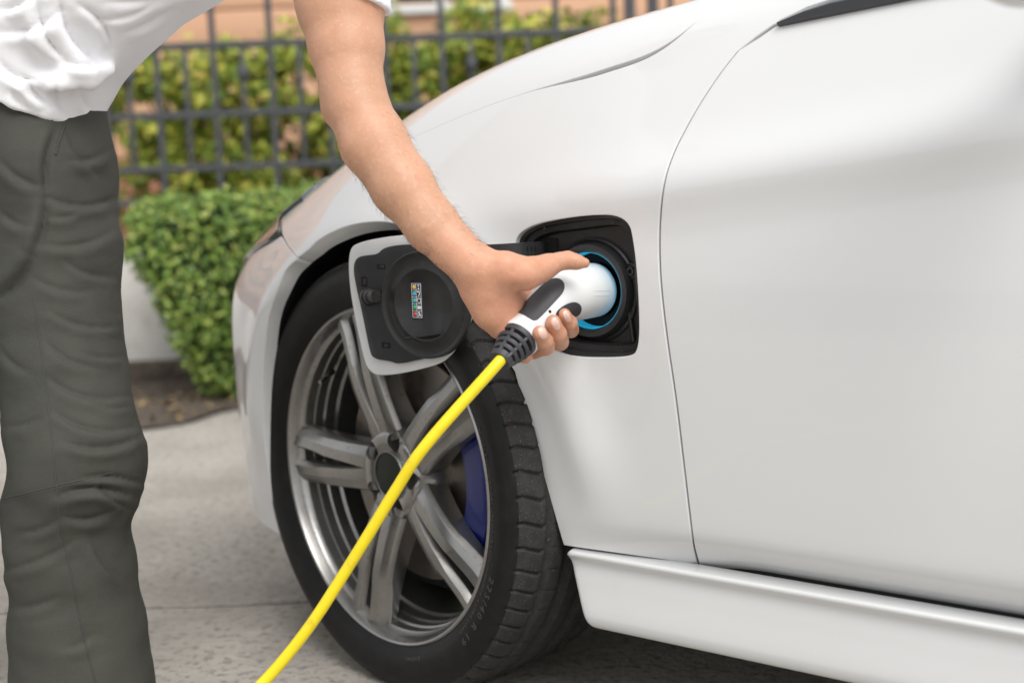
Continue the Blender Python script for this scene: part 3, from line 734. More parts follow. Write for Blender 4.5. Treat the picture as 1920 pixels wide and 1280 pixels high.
mb = MB(); q0 = on_flap(772, 632, .0112); q1 = on_flap(842, 622, .0112); mb.tube([q0, q1], .0022, 8); mb.build('disc_rib', M['grey_plastic'], flap)
# plug-shaped stopper, slots
a = np.array(on_flap(697, 556, .008)); b = car_t(727, 552, fp(697, 556)[1]+.034)
ax_ = (b-a)/np.linalg.norm(b-a)
mb = MB(); mb.tube([a, a+ax_*.005, a+ax_*.0055, a+ax_*.009, a+ax_*.0095, a+ax_*.014, a+ax_*.0145, a+ax_*.020, a+ax_*.0205, a+ax_*.033, a+ax_*.0335, a+ax_*.029], [.0125, .0125, .0088, .0088, .0112, .0108, .0085, .0085, .0095, .0090, .0068, .0060], 22); mb.build('rubber_stopper', M['black_plastic'], flap)
for (u, v, w_, h_) in ((722, 499, .016, .007), (690, 527, .011, .014), (731, 646, .016, .0075)):
    q = on_flap(u, v, .0076); mb = MB(); mb.box(q, (w_, .0012, h_), bev=.0004); mb.build('clip_slot', M['hole'], flap)
    mb = MB(); mb.box((q[0]-.002, q[1]+.0006, q[2]), (w_*.5, .0016, h_*.55), bev=.0004); mb.build('clip_tab', M['grey_plastic'], flap)
# status label with five coloured lamps and small pictograms
lab_c = on_flap(792, 562, .0109)
W_, H_ = .0165, .046
lab_m = mat('label_film', (.02, .022, .035), .25); line_m = mat('label_print', (.75, .77, .8), .4)
du = np.array(on_flap(792, 562, .0109))-np.array(on_flap(790, 532, .0109)); tilt = 0.0
mb = MB(); mb.box(lab_c, (W_+.004, .0006, H_+.005), bev=.0002); mb.build('status_label', lab_m, flap)
lx, ly, lz = lab_c
mb = MB()
for zz in np.linspace(-H_/2, H_/2, 6): mb.box((lx, ly+.0005, lz+zz), (W_, .0004, .0006))
for xx in (-W_/2, 0.0005, W_/2): mb.box((lx+xx, ly+.0005, lz), (.0006, .0004, H_))
mb.build('label_lines', line_m, flap)
for k, c in enumerate(((.75, .50, .08), (.05, .42, .62), (.05, .45, .48), (.04, .45, .18), (.70, .06, .05))):
    zz = lz+H_/2-H_/5*(k+.5)
    ell_lathe('lamp_dot', [(0, 1), (.0007, .9), (.0011, .5), (.0012, 0)], mat('lamp_dot_%d' % k, c, .25, coat=.5), flap, (lx+.0042, ly+.0004, zz), .0030, .0032, 20)
    mb = MB(); x0 = lx-.0042
    if k == 0:
        for sg in (-1, 1): mb.add([(x0-.002, ly+.0006, zz+sg*.003), (x0+.002, ly+.0006, zz+sg*.003), (x0, ly+.0006, zz)], [(0, 1, 2)])
    elif k == 1: mb.tube([(x0+.0025, ly+.0006, zz+.003), (x0-.002, ly+.0006, zz+.002), (x0-.001, ly+.0006, zz-.001), (x0+.001, ly+.0006, zz-.003)], .0007, 6)
    elif k == 2:
        for a_, b_ in (((-.003, -.0025), (-.003, .0025)), ((-.003, .0025), (.003, .0025)), ((.003, .0025), (.003, -.0015)), ((-.003, -.0025), (.0018, -.0025))): mb.tube([(x0+a_[0], ly+.0006, zz+a_[1]), (x0+b_[0], ly+.0006, zz+b_[1])], .0005, 6)
    elif k == 3: mb.box((x0, ly+.0006, zz), (.0064, .0004, .0046)); mb.box((x0-.0036, ly+.0006, zz), (.0008, .0004, .002))
    else: mb.tube([(x0-.0025, ly+.0006, zz-.003), (x0+.002, ly+.0006, zz+.003)], .0006, 6); mb.tube([(x0+.0025, ly+.0006, zz-.003), (x0-.001, ly+.0006, zz+.001)], .0008, 6); mb.tube([(x0-.001, ly+.0006, zz+.003), (x0+.003, ly+.0006, zz+.001)], .0005, 6)
    mb.build('pictogram', line_m, flap, smooth=False)
# hinge arm from the port to the flap
mb = MB()
a = np.array(on_flap(880, 478, .006)); b = car_t(962, 474, .035); c = car_t(1004, 471, .0); d = car_t(1022, 470, -.03)
pth = catmull([a, b, c, d], 8); V = []
for p in pth:
    for dz in (-.0125, .0125):
        for dt in (-.004, .004): V.append((p[0], p[1]+dt, p[2]+dz))
mb.add(V, [(i*4+k, i*4+l, (i+1)*4+l, (i+1)*4+k) for i in range(len(pth)-1) for k, l in ((0, 1), (1, 3), (3, 2), (2, 0))]+[(0, 1, 3, 2)]); mb.build('hinge_arm', M['grey_plastic'], flap)
mb = MB()
for k in range(3):
    p = pth[13+k*2]
    for dz in (-.006, .005): mb.box((p[0], p[1]+.0045, p[2]+dz), (.0045, .002, .006), bev=.0005)
mb.build('hinge_rib', M['black_plastic'], flap)
# ================================================================== charging plug and its cable
sw = sock
plug_o = empty('charging_plug', tuple(c2w((sw[0], .06, sw[2]))), 0, label='white charging plug with charcoal grip, pushed into the car socket and trailing a yellow cable', category='charging plug')
PO = c2w((sw[0], .06, sw[2]))
TD = YC; AH = .49
HD = np.array([0, 0, -AH])+YC*sqrt(1-AH*AH)           # handle direction: outwards and down
HD = HD/np.linalg.norm(HD)
SD = np.cross(TD, HD); SD /= np.linalg.norm(SD)
def pw(t, l): return c2w((sw[0], .048, sw[2]))+TD*t+HD*l
axis_pts = [(-.085, 0), (-.06, 0), (-.035, 0), (-.018, 0.0), (-.004, .004), (.0, .018), (0, .04), (0, .066), (0, .086), (0, .093)]
axis_r = [.0335, .0335, .0330, .0310, .0285, .0260, .0235, .0225, .0228, .0230]
pth = catmull([pw(*q) for q in axis_pts], 6); rr = [float(x[0]) for x in catmull([[r, 0, 0] for r in axis_r], 6)]
def plug_sdf(p):
    d = None
    for i in range(len(pth)-1):
        c_ = cone(p, pth[i], pth[i+1], rr[i], rr[i+1]); d = c_ if d is None else smin(d, c_, .004)
    d = smax(d, (p-pth[-1])@HD, .004)
    return smax(d, -(p-pth[0])@TD, .004)
bb = np.array(pth); lo, hi = bb.min(0)-.04, bb.max(0)+.04
P_, F_ = surface_nets(plug_sdf, lo, hi, .0022)
def lp(P): return np.asarray(P)-PO
body = link('housing', pyd(lp(P_), F_), M['plug'], plug_o)
BV = BVHTree.FromPolygons([tuple(p) for p in P_], [tuple(f) for f in F_])
def onto(bv, u, v):
    r = ray(u, v); h = bv.ray_cast(Vector(CAM), Vector(r).normalized()); return h[0], h[1]
def patch(bv, px, lift, thick, step, name, m, parent, origin):
    """thin moulded inlay on a curved surface, outlined in pixels on that surface"""
    o2 = resample([np.array(q, float) for q in px], step*.5); vo, T = fill2d([tuple(q) for q in o2], (), step)
    pts = []; nn_ = []
    for q in vo:
        h, n_ = onto(bv, *q)
        pts.append(h); nn_.append(n_)
    good = [i for i in range(len(vo)) if pts[i] is not None]
    if not good: return None
    gp = np.array([vo[i] for i in good])
    for i in range(len(vo)):
        if pts[i] is None:
            j = good[int(np.argmin(((gp-vo[i])**2).sum(1)))]; pts[i], nn_[i] = pts[j], nn_[j]
    P = np.array([tuple(p) for p in pts]); N = np.array([tuple(q) for q in nn_])
    n = len(P); V = np.concatenate([P+N*lift, P-N*thick]); Fc = [tuple(t) for t in T]+[(t[2]+n, t[1]+n, t[0]+n) for t in T]; ed = {}
    for t in T:
        for a_, b_ in ((t[0], t[1]), (t[1], t[2]), (t[2], t[0])): ed[(a_, b_)] = 1
    Fc += [(b_, a_, a_+n, b_+n) for (a_, b_) in ed if (b_, a_) not in ed]
    mb = MB(); mb.add(V-origin, Fc); return mb.build(name, m, parent)
patch(BV, chaikin([(968, 585), (1000, 552), (1026, 526), (1046, 521), (1058, 530), (1058, 546), (1040, 566), (1012, 596), (1003, 602), (994, 598), (982, 590)], 2), .0012, .003, 5, 'grip_inlay', M['grip'], plug_o, PO)
patch(BV, chaikin([(1040, 586), (1060, 570), (1078, 565), (1089, 572), (1089, 584), (1082, 592), (1062, 596), (1046, 600)], 2), .0016, .003, 4, 'release_button', M['grip'], plug_o, PO)
h, n_ = onto(BV, 1031, 584)
if h: MB().tube([lp(np.array(h)-np.array(n_)*.002), lp(np.array(h)+np.array(n_)*.0006)], [.0022, .0020], 14).build('screw_hole', M['hole'], plug_o)
for dz in (0, 9):
    q = [onto(BV, u, 545+dz-(u-1113)*.03) for u in range(1113, 1146, 3)]; q = [lp(np.array(a_[0])) for a_ in q if a_[0] is not None]
    if len(q) > 3: MB().tube(q, .0005, 6).build('moulded_mark', M['plug'], plug_o)
# strain relief: core plus four separate rings joined by short webs
L0 = .094; mb = MB(); c0 = pw(0, L0-.004); 
mb.tube([lp(pw(0, L0-.004)), lp(pw(0, L0+.018)), lp(pw(0, L0+.043))], [.0195, .0150, .0098], 32); boot = mb.build('strain_relief', M['hole'], plug_o)
for k, (l, r, wdt) in enumerate(((.0, .0245, .0090), (.0125, .0226, .0052), (.0210, .0205, .0052), (.0295, .0180, .0052), (.0390, .0150, .0085))):
    mb = MB(); c = pw(0, L0+l); prof_ = [(-wdt/2, r-.006), (-wdt/2, r-.001), (-wdt/2+.001, r), (wdt/2-.001, r-.0012), (wdt/2, r-.002), (wdt/2, r-.008)]
    mb.tube([lp(c+HD*a_) for a_, _ in prof_], [b_ for _, b_ in prof_], 40, cap=False); mb.build('relief_ring', M['grip'], boot)
for k in range(6):
    a_ = k*pi/3+.35; e1 = SD*cos(a_)+np.cross(HD, SD)*sin(a_)
    mb = MB(); mb.tube([lp(pw(0, L0)+e1*.0205), lp(pw(0, L0+.040)+e1*.0122)], .0026, 8); mb.build('relief_web', M['grip'], boot)
# cable
end = pw(0, L0+.030); end2 = pw(0, L0+.055)
cpx = [ (800, 832, 1.64), (742, 918, 1.65), (690, 1003, 1.66), (640, 1083, 1.67), (590, 1160, 1.675), (540, 1226, 1.68), (488, 1284, 1.68), (420, 1345, 1.67), (330, 1405, 1.64)]
cp_ = [end, end2]+[atd(u, v, d) for u, v, d in cpx]+[np.array([-.62, 1.50, .03]), np.array([-.76, 1.40, .0095]), np.array([-1.0, 1.22, .0095]), np.array([-1.35, .9, .0095]), np.array([-1.5, .3, .0095]), np.array([-1.2, -.6, .0095])]
cpath = catmull([p-PO for p in cp_], 12)
mb = MB(); mb.tube(cpath, .0071, 18); mb.build('cable', M['cable'], plug_o)
# ================================================================== the person
M['skin'] = mat('skin', (.54, .30, .19), .46, sss=.18, spec=.42, noise=[(9, (.66, .345, .22), .42, .68), (38, (.555, .285, .175), .50, .75), (190, (.65, .365, .245), .52, .75), (700, (.52, .26, .16), .60, .76)], bump=[(420, .35, .0010), (110, .16, .0015), (1500, .35, .0004)])
_t = M['skin'].node_tree; _b = _t.nodes['Principled BSDF']; _src = _b.inputs['Base Color'].links[0].from_socket
_g = _t.nodes.new('ShaderNodeNewGeometry'); _d = _t.nodes.new('ShaderNodeVectorMath'); _d.operation = 'DISTANCE'; _d.inputs[1].default_value = tuple(atd(1010, 570, 1.69)); _t.links.new(_g.outputs['Position'], _d.inputs[0])
_r = _t.nodes.new('ShaderNodeMapRange'); _r.inputs[1].default_value = .16; _r.inputs[2].default_value = .03; _r.inputs[3].default_value = 0; _r.inputs[4].default_value = .5; _t.links.new(_d.outputs['Value'], _r.inputs[0])
_m = _t.nodes.new('ShaderNodeMix'); _m.data_type = 'RGBA'; _m.blend_type = 'MULTIPLY'; _m.inputs['B'].default_value = (1.10, .92, .94, 1); _t.links.new(_r.outputs[0], _m.inputs['Factor']); _t.links.new(_src, _m.inputs['A']); _t.links.new(_m.outputs['Result'], _b.inputs['Base Color'])
M['nail'] = mat('finger_nail', (.74, .47, .39), .22, sss=.2, coat=.35)
M['shirt'] = mat('white_cotton', (.86, .86, .885), .85, bump=[(1400, .25, .0005), (14, .30, .010)], sss=.0)
M['trousers'] = mat('olive_grey_cotton', (.046, .046, .037), .82, bump=[(1600, .35, .0004), (26, .22, .006, (.6, .6, 1.6))], noise=[(9, (.036, .037, .030), .42, .66), (700, (.060, .060, .050), .50, .75)])
M['hair'] = mat('black_hair', (.012, .010, .009), .45)
M['shoe'] = mat('grey_canvas', (.08, .08, .085), .8, bump=(800, .3, .0005))
M['thread'] = mat('trouser_seam', (.045, .045, .041), .8)
def A3(u, v, d, rpx): return atd(u, v, d), rpx*d/FPX
def chain(L): return [A3(*q) for q in L]
def chain_sdf(p, C, k):
    d = None
    for (a, ra), (b, rb) in zip(C[:-1], C[1:]):
        c = cone(p, a, b, ra, rb); d = c if d is None else smin(d, c, k)
    return d
ROOT = np.array([atz(120, 1420, 0)[0], atz(120, 1420, 0)[1], 0])
person = empty('person', tuple(ROOT), 0, label='person in white t-shirt and olive grey trousers leaning over to hold the charging plug', category='person')
up_arm = chain([(585, -260, 1.79, 100), (612, -140, 1.775, 92), (628, -50, 1.765, 86), (638, 10, 1.755, 81), (650, 90, 1.745, 69), (659, 155, 1.735, 57)])
f_arm = chain([(658, 155, 1.735, 55), (668, 195, 1.73, 57), (701, 268, 1.72, 62), (755, 350, 1.705, 57.5), (811, 424, 1.69, 49), (850, 464, 1.682, 42.5), (886, 500, 1.678, 39)])
elbow = chain([(633, 176, 1.735, 25), (630, 206, 1.735, 24)])
palm = chain([(886, 500, 1.678, 39), (918, 534, 1.688, 41), (943, 570, 1.705, 36)])
palm2 = chain([(893, 548, 1.685, 26), (916, 585, 1.69, 28), (938, 612, 1.698, 25)])
palm3 = chain([(935, 560, 1.71, 32), (985, 560, 1.755, 26), (965, 600, 1.745, 24)])
thenar = chain([(905, 500, 1.672, 32), (948, 505, 1.668, 31), (985, 513, 1.672, 29), (1012, 506, 1.685, 23)])
thumb = chain([(1008, 506, 1.682, 22), (1030, 497, 1.69, 20.5), (1050, 490, 1.695, 16.5), (1064, 488, 1.70, 16.8), (1080, 491, 1.70, 14.2), (1096, 493, 1.70, 9.5)])
fing = [chain([(1000, 548, 1.765, 18), (1052, 600, 1.775, 16), (1070, 618, 1.752, 14.5), (1068, 606, 1.725, 14), (1058, 590, 1.709, 12)]),
        chain([(985, 570, 1.757, 18), (1030, 640, 1.76, 17), (1049, 640, 1.725, 16.5), (1046, 626, 1.703, 16.2), (1037, 604, 1.688, 14.2)]),
        chain([(965, 592, 1.747, 18), (1002, 655, 1.74, 17), (1023, 649, 1.705, 16.5), (1020, 640, 1.688, 16.4), (1012, 624, 1.673, 14.2)]),
        chain([(944, 612, 1.735, 17), (966, 664, 1.728, 14), (984, 666, 1.705, 13.5), (980, 656, 1.69, 13)])]
def hand_sdf(p):
    d = chain_sdf(p, up_arm, .01)
    d = smin(d, chain_sdf(p, f_arm, .012), .014)
    d = smin(d, chain_sdf(p, elbow, .004), .014)
    pal = smin(chain_sdf(p, palm, .02), chain_sdf(p, palm2, .01), .016)
    pal = smin(pal, chain_sdf(p, palm3, .01), .02)
    pal = smin(pal, chain_sdf(p, thenar, .01), .014)
    d = smin(d, pal, .014)
    d = smin(d, chain_sdf(p, thumb, .004), .010)
    fg = None
    for f in fing:
        c = chain_sdf(p, f, .004); fg = c if fg is None else smin(fg, c, .0012)
    d = smin(d, fg, .006)
    # tendon and crease at the base of the thumb, two folds on the wrist
    return d
pts = np.array([q for c in (up_arm, f_arm, palm, palm2, palm3, thenar, thumb, *fing) for q, _ in c])
P_, F_ = surface_nets(hand_sdf, pts.min(0)-.07, pts.max(0)+.07, .0021, 3)
# fine creases and tendons as displacement along the normal
e = 5e-4
g = np.stack([hand_sdf(P_+np.eye(3)[k]*e)-hand_sdf(P_-np.eye(3)[k]*e) for k in range(3)], 1); g /= np.linalg.norm(g, axis=1)[:, None]+1e-9
def line_d(P, a, b):
    ab = b-a; t = np.clip(((P-a)@ab)/(ab@ab), 0, 1); return np.linalg.norm(P-a-t[:, None]*ab, axis=1)
dsp = np.zeros(len(P_))
for (u1, v1, u2, v2, d_, amp, w_) in ((884, 470, 918, 494, 1.64, -.0011, .0016), (893, 486, 905, 500, 1.63, .0010, .004), (1022, 478, 1030, 505, 1.66, -.0009, .0016), (1030, 476, 1038, 503, 1.66, -.0007, .0014), (1058, 484, 1066, 503, 1.68, -.0008, .0013), (965, 545, 972, 575, 1.66, -.0016, .0022), (972, 548, 1010, 532, 1.655, -.0014, .002), (900, 530, 960, 500, 1.64, -.0006, .0014), (838, 355, 812, 388, 1.66, .0010, .0022), (880, 440, 905, 470, 1.65, .0012, .004), (915, 520, 935, 560, 1.645, -.0006, .0016), (690, 250, 745, 320, 1.665, .0007, .000), (745, 320, 800, 372, 1.655, .0008, .0), (800, 372, 850, 440, 1.645, .0007, .0), (735, 380, 800, 430, 1.655, .0006, .0), (862, 452, 912, 482, 1.64, .0010, .001), (850, 470, 895, 510, 1.635, .0010, .001), (925, 488, 1005, 486, 1.65, .0008, .001), (1000, 487, 1012, 520, 1.65, -.0006, .0), (1044, 478, 1050, 500, 1.67, -.0006, .0), (1074, 480, 1077, 498, 1.68, -.0005, .0)):
    dsp += amp*np.exp(-(line_d(P_, atd(u1, v1, d_), atd(u2, v2, d_))/(w_+.004))**2)*1.0
dsp += .00025*vnoise(P_*90)
P_ = P_+g*dsp[:, None]
hand_bv = BVHTree.FromPolygons([tuple(p) for p in P_], [tuple(f) for f in F_])
hV, hF = P_, F_
# hidden remainder of the body: head, neck, trunk, other arm and hand, lower legs (coarser)
neck = chain([(470, -360, 1.84, 90), (560, -470, 1.80, 82)])
head_c, _ = A3(640, -590, 1.77, 1)
face = RT*.75-FW*.30-UP*.55; face /= np.linalg.norm(face)
upv = UP*.75+RT*.55; upv -= face*(upv@face); upv /= np.linalg.norm(upv); sdv = np.cross(face, upv)
HR = np.stack([face, sdv, upv], 1)
def hp_(f, s, u_): return head_c+face*f+sdv*s+upv*u_
r_arm = chain([(200, -400, 2.02, 90), (0, -250, 2.12, 80), (-180, -40, 2.14, 62), (-150, 220, 2.0, 45), (-130, 300, 1.97, 34)])
r_f = [chain([(-135+k*14, 330, 1.965-.01*k, 15), (-128+k*17, 385, 1.955-.01*k, 13), (-118+k*17, 430-8*abs(k-1), 1.965-.01*k, 11)]) for k in range(-1, 3)]+[chain([(-110, 300, 1.95, 17), (-80, 350, 1.93, 13)])]
trunk = chain([(30, 250, 1.92, 110), (100, -20, 1.89, 150), (320, -200, 1.86, 155), (450, -330, 1.85, 130)])
def body_sdf(p):
    d = chain_sdf(p, trunk, .03); d = smin(d, chain_sdf(p, neck, .02), .05)
    hd = ellip(p, head_c, (.098, .077, .118), HR)
    hd = smin(hd, cone(p, hp_(.03, 0, -.07), hp_(.075, 0, -.085), .05, .032), .03)
    hd = smin(hd, cone(p, hp_(.092, 0, .015), hp_(.114, 0, -.022), .008, .014), .012)
    for s_ in (-1, 1):
        hd = smin(hd, ellip(p, hp_(-.005, s_*.078, -.01), (.018, .008, .032), HR), .006)
        hd = smax(hd, -(np.linalg.norm(p-hp_(.108, s_*.032, .018), axis=1)-.014), .012)
    hd = smax(hd, -cone(p, hp_(.112, -.02, -.055), hp_(.112, .02, -.055), .004, .004), .006)
    d = smin(d, hd, .012)
    d = smin(d, chain_sdf(p, [trunk[-1], r_arm[0]], .03), .05); d = smin(d, chain_sdf(p, [trunk[-1], up_arm[0]], .03), .04)
    d = smin(d, chain_sdf(p, r_arm, .015), .03)
    for f in r_f: d = smin(d, chain_sdf(p, f, .004), .006)
    return d
pts = np.array([q for c in (neck, r_arm, trunk, *r_f) for q, _ in c]+[head_c, up_arm[0][0]])
P_, F_ = surface_nets(body_sdf, pts.min(0)-.17, pts.max(0)+.17, .0085, 2)
V = np.concatenate([hV, P_])-ROOT; Fc = np.concatenate([hF, F_+len(hV)])
body_o = link('body', pyd(V, Fc), M['skin'], person)
for (u, v, ang_, w_, h_) in ((1063, 593, -.45, 5.6, 10.5), (1042, 607, -.38, 6.8, 11.5), (1017, 624, -.42, 6.8, 11.5)):
    o2 = []
    for k in range(22):
        a = 2*pi*k/22; x = w_*np.sign(cos(a))*abs(cos(a))**.75; y = h_*np.sign(sin(a))*abs(sin(a))**.75
        o2.append((u+x*cos(ang_)-y*sin(ang_), v+x*sin(ang_)+y*cos(ang_)))
    nl = patch(hand_bv, o2, .0006, .0015, 2.4, 'finger_nail', M['nail'], body_o, ROOT)
# eyes, brows and mouth stay part of the face; hair is a child
def hair_sdf(p):
    d = ellip(p, head_c+upv*.012-face*.010, (.110, .088, .122), HR); q = (p-head_c)
    return smax(d, (q@face)*.8-(q@upv)*.6-.035, .02)
P_, F_ = surface_nets(hair_sdf, head_c-.16, head_c+.16, .007); link('hair', pyd(P_-ROOT, F_), M['hair'], person)
for s_ in (-1, 1):
    mb = MB(); c = hp_(.090, s_*.032, .018)-ROOT; mb.lathe([(-.012, 0), (-.0085, .0085), (0, .012), (.0085, .0085), (.012, 0)], 16, c=tuple(c)); mb.build('eye', M['nail'], body_o)
# fine dark hairs along the edges of the forearm
random.seed(11); mb = MB()
for i in range(600):
    k = random.uniform(1.6, 5.9); j = int(k); q = k-j; (a, ra), (b, rb) = f_arm[min(j, 5)], f_arm[min(j+1, 6)]
    c = a+(b-a)*q; dr = (b-a)/np.linalg.norm(b-a); sdn = np.cross(dr, FW); sdn /= np.linalg.norm(sdn)
    sg = random.choice((-1, 1, 1)); th = random.gauss(0, .35) if i < 380 else -random.uniform(.3, 1.3)*random.choice((-1, 1))
    o_ = (sdn*cos(th)*-sg+np.cross(sdn, dr)*sin(th)); r_ = ra+(rb-ra)*q
    h = hand_bv.ray_cast(Vector(c+o_*(r_+.03)), Vector(-o_))
    if h[0] is None: continue
    p0 = np.array(h[0]); L_ = random.uniform(.006, .013); d1 = o_*.55+dr*random.uniform(.4, 1.1)+np.array([random.gauss(0, .25) for _ in range(3)]); d1 /= np.linalg.norm(d1)
    p1 = p0+d1*L_*.5; p2 = p1+(d1*.6+dr*.7)*L_*.5
    mb.tube([p0-ROOT, p1-ROOT, p2-ROOT], [.00009, .00007, .00003], 3, cap=False)
mb.build('arm_hair', M['hair'], body_o, fix=False, kind='stuff')
# ---------------------------------------------------------------- trousers
legL = chain([(45, 215, 1.92, 150), (72, 330, 1.91, 138), (95, 470, 1.90, 124), (106, 600, 1.89, 116), (118, 700, 1.88, 113), (130, 790, 1.865, 113), (148, 858, 1.85, 117), (140, 908, 1.85, 113), (122, 960, 1.86, 109), (132, 1050, 1.87, 113), (146, 1180, 1.88, 121), (156, 1280, 1.885, 127), (163, 1390, 1.89, 128)])
legR = chain([(0, 225, 1.95, 150), (-40, 340, 1.94, 138), (-95, 520, 1.93, 122), (-170, 760, 1.91, 112), (-195, 860, 1.90, 112), (-215, 1000, 1.93, 106), (-250, 1220, 1.97, 115), (-268, 1330, 1.98, 122)])
def trouser_sdf(p):
    d = smin(chain_sdf(p, legL, .02), chain_sdf(p, legR, .02), .03)
    cut = np.array([0, 0, 1.0]); d = smax(d, -(p[:, 2]-.045), .006)
    return smax(d, p[:, 2]-atd(100, 120, 1.9)[2], .01)
pts = np.array([q for c in (legL, legR) for q, _ in c])
P_, F_ = surface_nets(trouser_sdf, np.maximum(pts.min(0)-.13, [-9, -9, .02]), pts.max(0)+.13, .0036, 3)
def normals(f, P, e=1e-3):
    g = np.stack([f(P+np.eye(3)[k]*e)-f(P-np.eye(3)[k]*e) for k in range(3)], 1); return g/(np.linalg.norm(g, axis=1)[:, None]+1e-9)
N_ = normals(trouser_sdf, P_)
def to_px(P):
    d = P-CAM; w_ = d@FW; return 960+FPX*(d@RT)/w_, 640-FPX*(d@UP)/w_
U_, V_ = to_px(P_)
def crease(u0, v0, u1, v1, bend, amp, wid):
    """one cloth fold along a bowed line on the side that faces the camera"""
    t = np.clip(((U_-u0)*(u1-u0)+(V_-v0)*(v1-v0))/((u1-u0)**2+(v1-v0)**2), 0, 1)
    nx, ny = -(v1-v0), (u1-u0); L_ = sqrt(nx*nx+ny*ny); nx, ny = nx/L_, ny/L_
    b = bend*4*t*(1-t); cx, cy = u0+(u1-u0)*t+nx*b, v0+(v1-v0)*t+ny*b
    sgn = (U_-cx)*nx+(V_-cy)*ny; dd = np.hypot(U_-cx, V_-cy); ends = np.sin(pi*np.clip(t, .04, .96))**.6
    return amp*ends*(np.exp(-(dd/(wid*.62))**1.3)*-1.15+.85*np.exp(-((sgn-wid*1.6)/(wid*1.5))**2)*np.exp(-(np.maximum(dd-np.abs(sgn), 0)/wid)**2))
dsp = np.zeros(len(P_))
for c in ((92, 372, 217, 374, 12, .0058, 8), (84, 405, 150, 398, 6, .003, 7), (70, 455, 214, 432, 16, .0034, 9), (120, 486, 214, 520, 10, .0030, 7), (62, 520, 170, 545, 10, .0032, 8), (95, 585, 222, 612, 12, .0036, 7), (85, 640, 180, 690, 10, .0034, 8), (150, 660, 232, 668, 6, .0026, 6), (88, 705, 238, 742, 20, .0040, 8), (100, 770, 250, 800, 18, .0052, 8), (170, 752, 244, 762, 8, .003, 6), (118, 828, 262, 818, 16, .0056, 8), (112, 928, 236, 926, -12, .0095, 9), (150, 898, 264, 905, -8, .0056, 7), (190, 912, 240, 950, 6, .0050, 7), (120, 968, 215, 952, 14, .0042, 8), (10, 1068, 140, 1012, 8, .0036, 8), (20, 1140, 110, 1118, 6, .0034, 8), (120, 1215, 172, 1192, 5, .003, 8), (172, 1010, 238, 1090, 9, .0036, 8), (30, 1000, 110, 975, 6, .003, 8), (105, 240, 88, 370, 10, .0070, 9), (88, 372, 62, 480, -6, .0085, 11), (62, 480, -10, 565, -8, .0085, 12), (0, 300, 80, 352, 8, .0045, 9), (0, 395, 62, 425, 8, .0036, 8), (128, 300, 205, 282, 8, .0036, 8), (125, 245, 188, 330, 8, .0034, 8), (0, 650, 60, 700, 8, .003, 9), (10, 800, 92, 770, 8, .003, 9)):
    dsp += crease(*c[:5], c[5], c[6])*(N_@-FW > -.3)
q = P_*np.array([11, 11, 20.])
dsp += .0034*vnoise(q)+.0018*vnoise(q*2.3+7)
P_ = P_+N_*dsp[:, None]
tro_bv = BVHTree.FromPolygons([tuple(p) for p in P_], [tuple(f) for f in F_])
trousers = link('trousers', pyd(P_-ROOT, F_), M['trousers'], person)
def seam(px, r, name='seam', m=None):
    q = []
    for u, v in catmull(px, 10):
        h, n_ = onto(tro_bv, u, v)
        if h is not None: q.append(np.array(h)-np.array(n_)*r*.25-ROOT)
    if len(q) > 2: MB().tube(q, r, 8).build(name, m or M['thread'], trousers)
seam([(62, 560), (75, 640), (88, 740), (98, 830), (106, 910), (114, 985), (130, 1060), (150, 1160), (166, 1230), (180, 1279)], .0014)
seam([(1, 936), (50, 924), (106, 910), (160, 898), (212, 885)], .0010)
seam([(1, 941), (50, 929), (106, 915), (160, 903), (205, 891)], .0006)
seam([(122, 232), (112, 262), (104, 290)], .0022, 'fly_flap', M['trousers'])
# ---------------------------------------------------------------- t-shirt
tor = chain([(35, 175, 1.905, 158), (60, 60, 1.90, 172), (120, -45, 1.885, 196), (320, -200, 1.86, 204), (450, -330, 1.85, 175)])
slv = chain([(450, -330, 1.85, 130), (585, -255, 1.79, 108), (616, -110, 1.772, 97), (640, 12, 1.755, 85.5), (648, 60, 1.75, 82)])
slr = chain([(450, -330, 1.85, 150), (200, -400, 2.02, 110), (60, -290, 2.09, 100)])
hx = [atd(u, v, 1.80) for u, v in ((-160, 160), (-60, 180), (0, 192), (40, 212), (85, 226), (120, 229), (150, 212), (172, 203), (194, 190), (240, 185))]
hxx, hxz = np.array([q[0] for q in hx]), np.array([q[2] for q in hx])
rolls = [chain([(60, 150, 1.80, 10), (110, 158, 1.797, 16), (165, 150, 1.81, 17), (203, 134, 1.84, 13)]), chain([(55, 10, 1.775, 20), (95, 70, 1.782, 24), (140, 125, 1.80, 18), (170, 150, 1.815, 10)])]
P0s = atd(670, 9, 1.755); nsl = (RT*-.25-UP*.968); nsl /= np.linalg.norm(nsl)
nsr = (slr[2][0]-slr[1][0]); nsr /= np.linalg.norm(nsr)
def shirt_sdf(p):
    d = chain_sdf(p, tor, .03)
    for r_ in rolls: d = smin(d, chain_sdf(p, r_, .006), .022)
    zc = np.interp(p[:, 0], hxx, hxz)
    d = smax(d, zc-p[:, 2], .004)
    s1 = smax(chain_sdf(p, slv, .02), (p-P0s)@nsl, .003)
    s2 = smax(chain_sdf(p, slr, .02), (p-slr[2][0])@nsr, .004)
    d = smin(d, s1, .04); return smin(d, s2, .04)
pts = np.array([q for c in (tor, slv, slr) for q, _ in c])
P_, F_ = surface_nets(shirt_sdf, pts.min(0)-.16, pts.max(0)+.16, .0038, 3)
N_ = normals(shirt_sdf, P_); U_, V_ = to_px(P_); dsp = np.zeros(len(P_))
